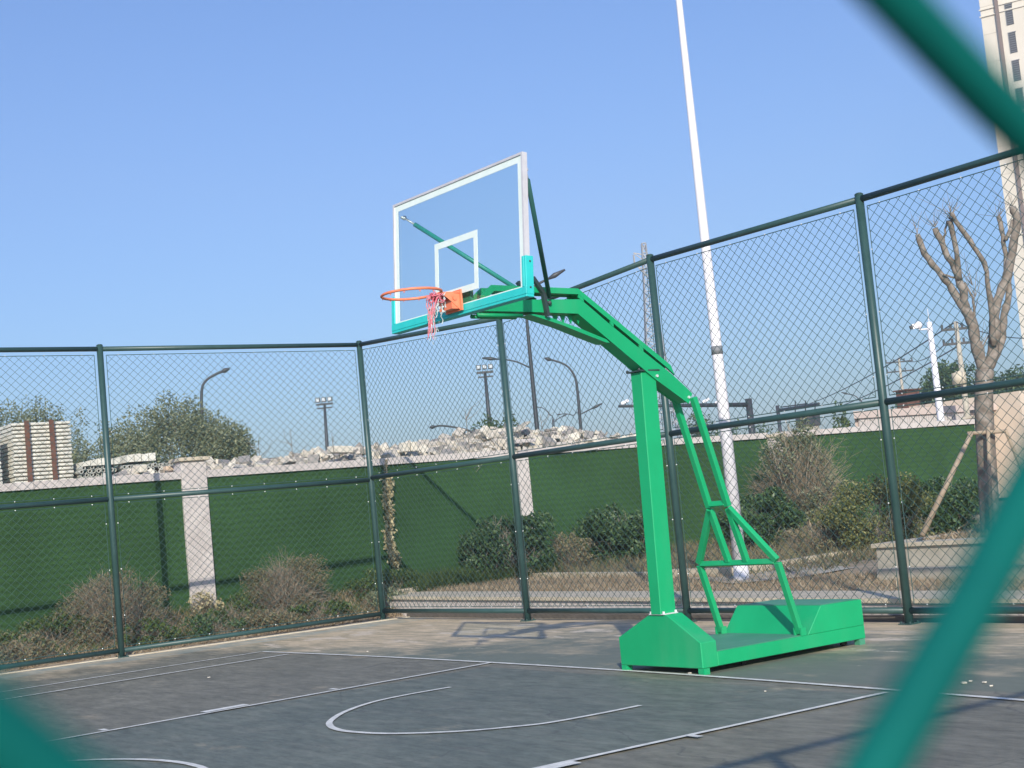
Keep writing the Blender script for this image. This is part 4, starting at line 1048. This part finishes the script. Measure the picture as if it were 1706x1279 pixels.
def pipe_bundle(label, y0, y1, z0, z1, X, r, seed):
    t = thing('pipe_bundle', label, 'pipe stack', (X, (y0+y1)/2, z0), 'stacked pipe bundles'); rr = random.Random(seed); z = z0+r; row = 0; n = 0
    while z < z1 and n < 96:
        y = y0+r+(r if row % 2 else 0)
        while y < y1-r and n < 96:
            mb = MB(); yy = y+rr.uniform(-.004, .004); zz = z+rr.uniform(-.003, .003); xe = X+rr.uniform(-.05, .05); N = 10
            vs = []
            for x, q in ((xe-1.2, r), (xe, r), (xe, r*.68), (xe-.5, r*.68)):
                vs += [(x, yy+q*math.cos(2*math.pi*k/N), zz+q*math.sin(2*math.pi*k/N)) for k in range(N)]
            fs = [(s_*N+k, s_*N+(k+1) % N, (s_+1)*N+(k+1) % N, (s_+1)*N+k) for s_ in range(3) for k in range(N)]
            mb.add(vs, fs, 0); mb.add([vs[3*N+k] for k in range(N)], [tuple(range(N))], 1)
            mb.build('pipe', [M_pipe, M_black], t); n += 1; y += 2*r+.004
        z += r*1.75; row += 1
pipe_bundle('low bundle of hollow dark-ended pipes right of the tall strapped stack', .14, .80, 2.35, 2.82, -14.2, .034, 1)
pipe_bundle('second bundle of hollow pipes behind the left fence post', .84, 1.42, 2.38, 2.80, -14.1, .034, 2)
pipe_bundle('flat row of thin dark-ended pipes on the low heap left of the nearest pillar', 1.45, 2.20, 2.70, 2.80, -14.1, .027, 3)
mb = MB()
for a in range(5): mb.box((-14.9, .2+a*.125, 2.83), (-14.15, .2+a*.125+.115, 2.90+.02*(a % 3)))
tag(mb.build('stone_pallet', M_slab), 'layer of pale stone pieces on top of the left pipe bundle', 'stone stack')
mb = MB()
for a in range(4): mb.box((-14.9, .93+a*.125, 2.85), (-14.12, .93+a*.125+.112, 2.97+.01*(a % 2)))
tag(mb.build('stone_pallet', M_slab), 'layer of pale stone pieces on top of the pipe bundle behind the fence post', 'stone stack')

# ------------------------------------------------------------------ trees beyond the wall
def crown_tree(label, u, v_top, v_base, D, w_px, seed, leafm, n, lsize, group='trees beyond the wall', gap=.30, clumps=60, name='broadleaf_tree', zlow=0., flat_=-1.):
    b = far(u, v_base, D); b[2] = -.1; topz = far(u, v_top, D)[2]; w = w_px/FPX*D
    rng = np.random.default_rng(seed); t = thing(name, label, 'tree', b, group)
    H = topz; mb = MB(); mb.tube([b, b+np.array([0, 0, H*.35]), b+np.array([.1, .1, H*.6])], [w*.03+.05, w*.022+.03, .03], 8); 
    tr = mb.build('trunk', M_bark, t, smooth=True)
    mb = MB()
    for k in range(26):
        th = rng.uniform(0, 6.28); q = b+np.array([math.cos(th)*w*.42*rng.random(), math.sin(th)*w*.42*rng.random(), H*rng.uniform(.55, .93)])
        p = b+np.array([0, 0, H*rng.uniform(.1, .4)]); mb.tube([p, (p+q)/2+rng.normal(size=3)*w*.04, q], [.035+w*.004, .02+w*.003, .008], 4, caps=False)
    mb.build('limbs', M_bark, t)
    mb = MB(); zc = H*.52; pts = blob_points((b[0], b[1], zc), (w/2, w/2, H-zc), n, rng, clumps, gap, flat=flat_, zpow=.5)
    leaves(mb, pts, lsize, rng, .45); mb.build('crown', leafm, t); return t
crown_tree('wide dusty olive tree behind the street lamp left of the pillar', 305, 676, 800, 48, 245, 41, M_leafolive, 32000, .105, clumps=190, gap=.19, flat_=-.5)
crown_tree('olive tree half hidden behind the left fence post', 185, 712, 800, 50, 170, 42, M_leafolive, 13000, .105, clumps=120, gap=.2)
crown_tree('olive tree rising behind the tall strapped slab stack', 55, 676, 800, 52, 190, 43, M_leafolive, 18000, .105, clumps=130, gap=.2)
crown_tree('loose pale olive tree at the right end of the olive clump', 378, 700, 800, 46, 125, 44, M_leafolive, 17000, .105, clumps=110, gap=.2)
crown_tree('low green tree behind the heap beside the second fence post', 828, 700, 760, 62, 110, 45, M_leafmid, 8000, .17, clumps=46)
crown_tree('small dark tree behind the camera gantry, left of the white pole', 1180, 692, 740, 90, 70, 46, M_leafdark, 2800, .22, clumps=34)
crown_tree('dark green tree behind the small surveillance pole', 1598, 607, 720, 85, 125, 47, M_leafdark, 15000, .24, clumps=60, gap=.26)
crown_tree('dark green tree half hidden behind the pollarded trunk', 1530, 650, 720, 92, 90, 48, M_leafdark, 6500, .24, clumps=36)
crown_tree('dark green tree at the right edge above the pink building', 1690, 628, 720, 88, 120, 49, M_leafdark, 9000, .24, clumps=46)
crown_tree('green tree beside the left end of the pink building', 1408, 692, 740, 60, 46, 50, M_leafmid, 1800, .17, clumps=26)
crown_tree('dark distant tree between the gantry and the third pillar', 1225, 700, 745, 120, 110, 51, M_leafdark, 2400, .3, clumps=34)
tl = MB(); rng = np.random.default_rng(77); P = []
for u in np.arange(380, 1500, 5.5):
    D = rng.uniform(150, 210); base = 905-(u*.0962)+28; vt = base-28-rng.uniform(14, 25)-6*math.sin(u*.03)-4*math.sin(u*.011+1)
    p = far(u, vt, D); hgt = p[2]; 
    for k in range(42): P.append((p[0]+rng.normal()*1.6, p[1]+rng.normal()*1.6, abs(hgt)*(1-rng.random()**1.6*.85)))
leaves(tl, np.array(P), .8, rng, .6); tlo = tl.build('far_treeline', M_leafdark); tag(tlo, 'low hazy line of far-off trees along the horizon', 'trees', kind='stuff')
# bare saplings poking above the heap
def bare(label, u, v0, v1, D, seed, n=9):
    b = far(u, v1, D); tp_ = far(u, v0, D); rng = np.random.default_rng(seed); t = thing('bare_sapling', label, 'tree', (b[0], b[1], -.1), 'bare saplings behind the heap')
    mb = MB(); mb.tube([(b[0], b[1], -.1), (b[0]+.05, b[1], tp_[2]*.6), (b[0], b[1], tp_[2])], [.018, .012, .004], 5); mb.build('trunk', M_bark, t)
    mb = MB()
    for k in range(n):
        z = tp_[2]*rng.uniform(.62, .95); th = rng.uniform(0, 6.28); l = rng.uniform(.12, .42)
        p = np.array([b[0], b[1], z]); q = p+np.array([math.cos(th)*l, math.sin(th)*l, rng.uniform(.08, .35)]); mb.tube([p, (p+q)/2+rng.normal(size=3)*.04, q], [.006, .004, .002], 4, caps=False)
    mb.build('branches', M_twiggrey, t)
bare('thin bare sapling standing above the heap left of the second fence post', 779, 680, 730, 26, 61, 12)
bare('thin bare sapling above the low heap left of the corner post', 487, 715, 760, 26, 62, 12)
bare('thin bare sapling just left of the corner post', 556, 722, 760, 25, 63, 8)
bare('thin bare sapling above the heap right of the olive trees', 432, 735, 760, 26, 64, 10)
bare('thin bare sapling above the heap between the second post and the dark lamp post', 905, 690, 740, 28, 65, 9)

# ------------------------------------------------------------------ lamps and poles in the distance
def pole_thing(name, label, cat, u_b, D, group=None):
    b = far(u_b, 800, D); return thing(name, label, cat, (b[0], b[1], 0), group), b
def curved_lamp(label, pix, D, r0=.07, r1=.035, head=.55, hp=None, group='street lamps', second=None):
    """pix: polyline from the visible foot of the pole to the lamp head"""
    t, b = pole_thing('street_lamp', label, 'street lamp', pix[0][0], D, group)
    P = [far(u, v, D) for u, v in pix]; foot = np.array([P[0][0], P[0][1], 0.]); t.location = V(foot)
    P2 = catmull([foot]+P, 5); n = len(P2)
    mb = MB(); mb.tube(P2, [r0+(r1-r0)*min(1, i/(n*.6)) for i in range(n)], 8); mb.build('pole', M_pole, t, smooth=True)
    d = P[-1]-P[-2]; d = d/np.linalg.norm(d)
    mb = MB(); e = P[-1]; mb.tube([e-d*.05, e+d*head*.3, e+d*head], [r1, r1*2.2, r1*.8], 8); mb.build('lamp_head', M_lamp, t, smooth=True)
    if second:
        Q = [far(u, v, D) for u, v in second]; mb = MB(); mb.tube(catmull(Q, 5), .03, 6); mb.build('side_arm', M_pole, t, smooth=True)
        d = Q[-1]-Q[-2]; d = d/np.linalg.norm(d); mb = MB(); mb.tube([Q[-1], Q[-1]+d*.25, Q[-1]+d*.6], [.03, .08, .03], 8); mb.build('lamp_head', M_lamp, t, smooth=True)
    return t
curved_lamp('dark curved street lamp rising from the olive trees', [(341, 765), (337, 700), (336, 652), (343, 634), (360, 623), (371, 618.5)], 60, .085, .05, .3)
curved_lamp('tall dark street lamp with a raised arm and a lower arm, behind the hoop arm', [(894, 705), (884, 600), (878, 535), (877, 500), (889, 478), (916, 463)], 58, .11, .05, .7, second=[(882, 612), (862, 603), (843, 599), (828, 598)])
curved_lamp('dark curved street lamp right of the tall two-armed lamp', [(968, 716), (962, 650), (957, 626), (944, 609), (925, 601), (917, 599)], 72, .095, .05, .3, second=[(967, 690), (975, 686), (985, 681)])
curved_lamp('faint small street lamp arching left of the curved lamp base', [(921, 712), (925, 702), (932, 696), (938, 693)], 150, .07, .05, .5)
curved_lamp('faint small street lamp with a long arch behind the heap', [(966, 700), (955, 692), (942, 689), (934, 690)], 170, .07, .05, .5)
curved_lamp('faint small street lamp seen over the dark lamp post foot', [(924, 712), (915, 690), (905, 680), (896, 678)], 160, .07, .05, .5)
curved_lamp('faint street lamp left of the rightmost full fence post', [(1437, 680), (1433, 668), (1424, 659), (1412, 656)], 120, .07, .04, .5)
curved_lamp('low dark lamp arm with a white fitting reaching over the heap', [(792, 735), (790, 722), (770, 714), (737, 709), (722, 711)], 30, .035, .02, .08)
def flood(label, ub, vb, ut, vt, D):
    t, b = pole_thing('floodlight_pole', label, 'floodlight', ub, D, 'floodlight poles')
    p = far(ub, vb, D); q = far(ut, vt, D); foot = np.array([p[0], p[1], 0.]); t.location = V(foot)
    mb = MB(); mb.tube([foot, p, q], [.14, .12, .08], 8); mb.build('pole', M_pole, t, smooth=True)
    sx = np.array([VR[0], VR[1], 0]); sx /= np.linalg.norm(sx); fw = -np.array([_f[0], _f[1], 0]); fw /= np.linalg.norm(fw); up = np.array([0, 0, 1.])
    w = 14/FPX*D
    mb = MB(); mb.bar(q-sx*w, q+sx*w, .12, .12, side=(0, 0, 1)); mb.bar(q-sx*w*.9-up*.25, q+sx*w*.9-up*.25, .08, .08, side=(0, 0, 1)); mb.build('crossbar', M_pole, t)
    for k in (-1, 0, 1):
        c = q+sx*k*w*.72+up*.28+fw*.1; s2 = w*.27; q2 = fw
        mb = MB(); mb.hexa([c+sx*a*s2+up*z*s2+fw*y*.14 for z in (-1, 1) for a, y in ((-1, -1), (1, -1), (1, 1), (-1, 1))]); hl = mb.build('lamp_housing', M_lamp, t)
        s3 = s2*.68; mb = MB(); mb.hexa([c+sx*a*s3+up*z*s3+fw*(.14+y*.012+.012) for z in (-1, 1) for a, y in ((-1, -1), (1, -1), (1, 1), (-1, 1))]); mb.build('lens', M_glassy, hl)
flood('floodlight pole with three square lamps left of the corner post', 545, 745, 540.5, 673, 95)
flood('floodlight pole with three square lamps left of the second fence post', 815, 700, 808, 620, 80)

# gantries
t = thing('camera_gantry', 'long dark horizontal gantry arm with white cameras seen behind the hoop struts', 'gantry', (0, 0, 0))
pA = far(1253, 721, 74); pT = far(1247, 664, 74); t.location = V((pA[0], pA[1], 0))
mb = MB(); mb.tube([(pA[0], pA[1], 0), (pA[0], pA[1], pT[2])], .17, 10); mb.build('pole', M_pole, t, smooth=True)
mb = MB(); mb.tube([far(1247, 674, 74), far(1031, 676.5, 70)], [.12, .07], 8); mb.build('arm', M_pole, t, smooth=True)
for u, v, s_ in ((1041, 669.5, 1.15), (1176, 667, 1.0), (1195, 668.5, .7)):
    c = far(u, v, 71); hx = np.array([VR[0], VR[1], 0])*.17*s_; mb = MB(); mb.bar(c-hx-np.array([0, 0, .07]), c+hx+np.array([0, 0, .07]), .13*s_, .13*s_, side=(0, 0, 1)); o = mb.build('camera', M_white, t, bevel=.02)
    mb = MB(); mb.tube([c-np.array([0, 0, .25]), c], .025, 5); mb.build('bracket', M_lamp, o)
t = thing('camera_gantry', 'small dark distant gantry with a sloping bar left of the tall bare shrub', 'gantry', (0, 0, 0))
pA = far(1300, 720, 105); t.location = V((pA[0], pA[1], 0)); pT = far(1298, 675, 105)
mb = MB(); mb.tube([(pA[0], pA[1], 0), (pA[0], pA[1], pT[2])], .14, 8); mb.build('pole', M_pole, t, smooth=True)
mb = MB(); mb.tube([far(1298, 683, 105), far(1364, 672.5, 98)], .10, 6); mb.tube([far(1302, 678, 105), far(1345, 672, 100)], .04, 6)
for u in (1325, 1342, 1358): mb.tube([far(u, 667, 101), far(u, 688, 101)], .04, 5)
mb.build('arm', M_pole, t)
c = far(1346, 699, 100); mb = MB(); mb.box((c[0]-.5, c[1]-.7, c[2]-.45), (c[0]+.5, c[1]+.7, c[2]+.5)); 
t2 = tag(mb.build('equipment_box', M_lamp, bevel=.04), 'dark boxy equipment cabinet seen over the wall behind the tall bare shrub', 'cabinet')
mb = MB(); mb.box((c[0]-.4, c[1]-.6, 0), (c[0]+.4, c[1]+.6, c[2]-.46)); mb.build('plinth', M_conc2, t2).location = (0, 0, 0)

# surveillance pole
t = thing('surveillance_pole', 'white pole with a white camera on a side arm and a thin aerial', 'camera pole', (0, 0, 0))
D = 36; pb_ = far(1568, 702, D); pt_ = far(1550, 536, D); t.location = V((pb_[0], pb_[1], 0))
px_, py_ = pb_[0], pb_[1]
mb = MB(); mb.tube([(px_, py_, 0), (px_, py_, pt_[2]*.6), (px_, py_, pt_[2])], [.105, .085, .062], 12); mb.build('pole', M_white, t, smooth=True)
top_ = np.array([px_, py_, pt_[2]]); sx = np.array([VR[0], VR[1], 0]); sx /= np.linalg.norm(sx)
mb = MB(); mb.tube([top_, top_+np.array([0, 0, .32])], [.012, .006], 5); mb.build('aerial', M_white, t)
mb = MB(); mb.tube([top_+np.array([0, 0, -.16])+sx*.05, top_+np.array([0, 0, -.16])-sx*.26], .02, 6); mb.build('side_arm', M_white, t)
c = top_-sx*.26+np.array([0, 0, -.05]); mb = MB(); mb.ball(c, .085, nu=10, nv=8, sc=(1, 1, 1.1)); mb.bar(c, c-sx*.16+np.array([0, 0, -.03]), .12, .10, side=(0, 0, 1)); cm = mb.build('camera', M_white, t, smooth=False)
mb = MB(); mb.bar(c-sx*.17+np.array([0, 0, -.035]), c-sx*.21+np.array([0, 0, -.045]), .09, .08, side=(0, 0, 1)); mb.build('lens', M_lamp, cm)

# utility poles and wires
def utility(label, ub, vb, ut, vt, D, arms, armw):
    p = far(ub, vb, D); q = far(ut, vt, D); t = thing('utility_pole', label, 'utility pole', (p[0], p[1], 0), 'utility poles')
    mb = MB(); mb.tube([(p[0], p[1], 0), (p[0], p[1], q[2])], [.16, .09], 8); mb.build('pole', M_conc2, t, smooth=True)
    sx = np.array([VR[0], VR[1], 0]); sx /= np.linalg.norm(sx)
    for z in arms:
        c = np.array([p[0], p[1], q[2]-z]); mb = MB(); mb.bar(c-sx*armw, c+sx*armw, .1, .1, side=(0, 0, 1))
        for a in (-1, -.4, .4, 1): mb.tube([c+sx*armw*a*.95, c+sx*armw*a*.95+np.array([0, 0, .22])], .05, 5)
        mb.build('crossarm', M_lamp, t)
    return np.array([p[0], p[1], q[2]])
u1 = utility('concrete utility pole with two crossarms between the surveillance pole and the pollarded tree', 1604, 632, 1589, 536, 62, (.3, .9), .62)
u2 = utility('distant utility pole with a crossarm right of the rightmost full fence post', 1503, 645, 1496, 596, 110, (.3, 1.0), 1.0)
t = thing('transformer', 'pale grey transformer box hung on the concrete utility pole', 'transformer', (0, 0, 0)); c = far(1598, 631, 61.4)
mb = MB(); mb.tube([c+np.array([0, 0, -.25]), c+np.array([0, 0, .25])], .28, 10); mb.tube([c+np.array([0, 0, .25]), c+np.array([0, 0, .32])], [.2, .1], 10)
t.location = V(c); mb.build('tank', M_conc, t, smooth=True)
def wire(label, p, q, sag, r=.014):
    pts = [p+(q-p)*s_+np.array([0, 0, -sag*4*s_*(1-s_)]) for s_ in np.linspace(0, 1, 14)]; mb = MB(); mb.tube(pts, r, 4, caps=False)
    o = mb.build('overhead_wire', M_lamp); tag(o, label, 'wire', 'overhead wires')
lw = far(1290, 690, 120); up3 = np.array([0, 0, .25])
wire('upper overhead wire running left from the concrete utility pole', u1+up3*0, far(1280, 688, 140), .8, .03)
wire('lower overhead wire running left from the concrete utility pole', u1-np.array([0, 0, 1.]), far(1290, 700, 140), .8, .03)
wire('overhead wire running right from the concrete utility pole', u1+up3*0, far(1760, 560, 50), .3, .02)
wire('overhead wire from the distant pole to the concrete utility pole', u2, u1-np.array([0, 0, .4]), .7, .025)

# lattice pylon
t = thing('lattice_pylon', 'tall grey lattice pylon partly hidden behind a fence post', 'pylon', (0, 0, 0)); D = 165
c0 = far(1103, 700, D); t.location = V((c0[0], c0[1], 0)); zt = far(1090, 403, D)[2]; base = np.array([c0[0], c0[1], 0])
mb = MB(); sx = np.array([VR[0], VR[1], 0]); sx /= np.linalg.norm(sx); sy = np.array([-sx[1], sx[0], 0])
lv = np.linspace(0, 1, 26)**.9; hw = lambda f: 2.3*(1-f)**1.25+.22
def corner_(f, i): a, b = ((-1,-1),(1,-1),(1,1),(-1,1))[i]; return base+sx*a*hw(f)+sy*b*hw(f)+np.array([0, 0, zt*f])
for i in range(4):
    mb.tube([corner_(f, i) for f in lv], .085, 4)
    for a, b in zip(lv[:-1], lv[1:]):
        mb.tube([corner_(a, i), corner_(b, (i+1) % 4)], .045, 3, caps=False); mb.tube([corner_(b, i), corner_(a, (i+1) % 4)], .045, 3, caps=False); mb.tube([corner_(b, i), corner_(b, (i+1) % 4)], .045, 3, caps=False)
mb.build('lattice', M_pylon, t)
mb = MB(); tpn = base+np.array([0, 0, zt*.96])
for z, w in ((.955, 1.25), (.90, .9)):
    c = base+np.array([0, 0, zt*z]); mb.tube([c, c-sx*w+np.array([0, 0, .35])], .09, 4); mb.tube([c-np.array([0, 0, .8]), c-sx*w+np.array([0, 0, .35])], .07, 4)
mb.tube([tpn-sx*1.25, tpn-sx*1.25-np.array([0, 0, 1.5])], .12, 5); mb.build('crossarm', M_pylon, t)

# ------------------------------------------------------------------ buildings
t = thing('low_building', 'low pink rendered building with a strip of dark louvres seen over the turf wall', 'building', (-30, 45, 0))
BX = -30
yl = onx(1422, 690, BX); yr = onx(1655, 668, BX); 
ztopb = yl[2]+.12; zlo = onx(1601, 687, BX)[2]; y0_, y1_ = yl[1], yr[1]+.3
def skew(x0, x1, ya, yb, z0, z1):
    m_ = MB(); m_.hexa([(x0, ya, z0), (x0, yb, z0), (x1, yb+(x0-x1)*1.15, z0), (x1, ya+(x0-x1)*1.15, z0), (x0, ya, z1), (x0, yb, z1), (x1, yb+(x0-x1)*1.15, z1), (x1, ya+(x0-x1)*1.15, z1)]); return m_
skew(BX-.25, BX-9, y0_+.3, y1_-.3, 0, zlo+.01).build('wall', M_pink_b, t)
skew(BX, BX-9.2, y0_, y1_, zlo+.02, ztopb).build('fascia', M_pink_b, t)
mb = MB(); n = 44; yy = np.linspace(y0_+.5, onx(1610, 690, BX)[1], n)
wd = MB(); wd.box((BX-.24, yy[0], zlo-.9), (BX-.20, yy[-1], zlo)); wd.build('window_strip', M_window, t)
for y in yy: mb.box((BX-.19, y-.06, zlo-.9), (BX-.10, y+.06, zlo+.015))
mb.build('louvre', M_coping, t)
mb = MB(); w0, w1 = onx(1655, 690, BX)[1]+.3, onx(1655, 690, BX)[1]+14
mb.box((BX-7, w0, 0), (BX+1.2, w1, onx(1690, 655, BX)[2])); wing = mb.build('side_wing', mat('peach_render', (.62, .50, .38), .85, (.68, .57, .45), 1, 7), t)
mb = MB(); c = onx(1632, 685, BX+1); mb.box((c[0], c[1]-.8, c[2]-.06), (c[0]+.3, c[1]+.5, c[2]+.06)); mb.build('awning', M_lamp, t)
mb = MB(); c = onx(1512, 655, BX-5); mb.box((c[0]-.3, c[1]-.45, 0), (c[0]+.3, c[1]+.45, c[2]+.12)); mb.box((c[0]-.4, c[1]-.55, c[2]+.121), (c[0]+.4, c[1]+.55, c[2]+.17)); 
tag(mb.build('rooftop_shed', M_rust), 'small rusty red and cream shed roof above the pink building', 'shed')

t = thing('apartment_tower', 'tall cream apartment tower with dark louvred windows at the right edge', 'building', (0, 0, 0))
D = 160; cb = far(1668, 300, D); cb[2] = 0; t.location = V(cb)
fh = np.array([_f[0], _f[1], 0]); fh /= np.linalg.norm(fh); rh = np.array([_f[1], -_f[0], 0]); rh /= np.linalg.norm(rh)
ph = rad(32); ud = rh*math.cos(ph)-fh*math.sin(ph); vd = fh*math.cos(ph)+rh*math.sin(ph)   # along facade / inward
def TW(a, d, z): p = cb+ud*a+vd*d; return (p[0], p[1], z)
def tbox(mb, a0, a1, d0, d1, z0, z1): mb.hexa([TW(a0, d0, z0), TW(a1, d0, z0), TW(a1, d1, z0), TW(a0, d1, z0), TW(a0, d0, z1), TW(a1, d0, z1), TW(a1, d1, z1), TW(a0, d1, z1)])
ZT = 72
mb = MB(); tbox(mb, 0, 1.62, .25, 14, 0, ZT); tbox(mb, 1.62, 24, 0, 16, 0, ZT); mb.build('wall', M_cream, t)
mb = MB(); tbox(mb, 1.60, 1.95, -.14, -.003, 0, ZT-.2); mb.build('drainpipe', M_band, t)
def z_at(u, v, a): # height on the facade
    p = onp(u, v, cb, tuple(vd)); return p
zc_ = z_at(1645, 14, 0)[2]
for z in (zc_, zc_-.75, zc_+3.*3.05, zc_-3.05*8):
    for q_ in ((-.12, 1.58, .10, .247), (1.97, 24, -.12, -.004)): mb = MB(); tbox(mb, *q_, z, z+.13); mb.build('cornice', M_cream, t)
p1 = z_at(1677, 28, 0); a1 = float((p1-cb)@ud); ztop1 = z_at(1679, 8, 0)[2]; zb1 = z_at(1688, 44, 0)[2]; wdt = .66
hN = z_at(1686, 54, 0)[2]; step = 3.02; hw_ = 2.15
wn = 0
for i in range(-8, 22):
    zt_ = ztop1-i*step
    if zt_ < 4 or zt_ > ZT-1: continue
    for a in (a1, a1+2.35, a1+5.2, a1+7.5):
        if wn > 96: break
        mb = MB(); tbox(mb, a, a+wdt, -.035, -.003, zt_-hw_, zt_); w_ = mb.build('window', M_window, t); wn += 1
        if 0 <= i < 12 and a < a1+3:
            mb = MB()
            for k in range(9): tbox(mb, a+.04, a+wdt-.04, -.06, -.036, zt_-hw_+.1+k*.235, zt_-hw_+.17+k*.235)
            tbox(mb, a-.08, a-.003, -.07, -.004, zt_-hw_, zt_); tbox(mb, a-.08, a+wdt+.08, -.09, -.004, zt_+.003, zt_+.09)
            mb.build('louvre', M_grey, w_)
mb = MB()
for i in range(-8, 22):
    z = ztop1-i*step-2.5; tbox(mb, .0, 1.59, .235, .2495, z, z+.04)
mb.build('joint', M_conc2, t)

# small debris on the court
for i, (u, v, s_) in enumerate(((1147*1+2, 1121, .022), (1606, 1137, .03), (1617, 1134, .02), (1640, 1136, .022), (1651, 1142, .02), (348, 1128, .022), (612, 1085, .02), (1275, 1151, .014))):
    p = gp(u, v, .01); mb = MB(); o = bpy.data.objects.new('litter_scrap', chunks[2]); COL.objects.link(o); o.location = V(p); o.scale = (s_*1.6, s_*1.4, s_); o.rotation_euler = (0, 0, i)
    lab = ['white scrap beside the front foot of the hoop', 'largest of the white scraps on the court right of the hoop base', 'white crumb in the row of scraps right of the hoop base', 'white crumb in the row of scraps right of the hoop base', 'white crumb in the row of scraps right of the hoop base', 'lone white scrap on the dark court at the left', 'white scrap on the sandy corner behind the baseline', 'tiny white scrap on the key in front of the hoop base'][i]
    tag(o, lab, 'litter', 'white scraps on the court')

# ------------------------------------------------------------------ autumn haze
mb = MB(); mb.box((-330, -60, -1.2), (60, 300, 90)); hz = mb.build('haze', M_glass); hz['kind'] = 'stuff'
hm = bpy.data.materials.new('thin_haze'); hm.use_nodes = True; hn = hm.node_tree; hn.nodes.clear()
ho = hn.nodes.new('ShaderNodeOutputMaterial'); hv = hn.nodes.new('ShaderNodeVolumePrincipled')
hv.inputs['Color'].default_value = (.86, .90, .96, 1); hv.inputs['Density'].default_value = .0010; hv.inputs['Anisotropy'].default_value = .0
hn.links.new(hv.outputs[0], ho.inputs['Volume']); hz.data.materials.clear(); hz.data.materials.append(hm)
scene.cycles.volume_bounces = 0
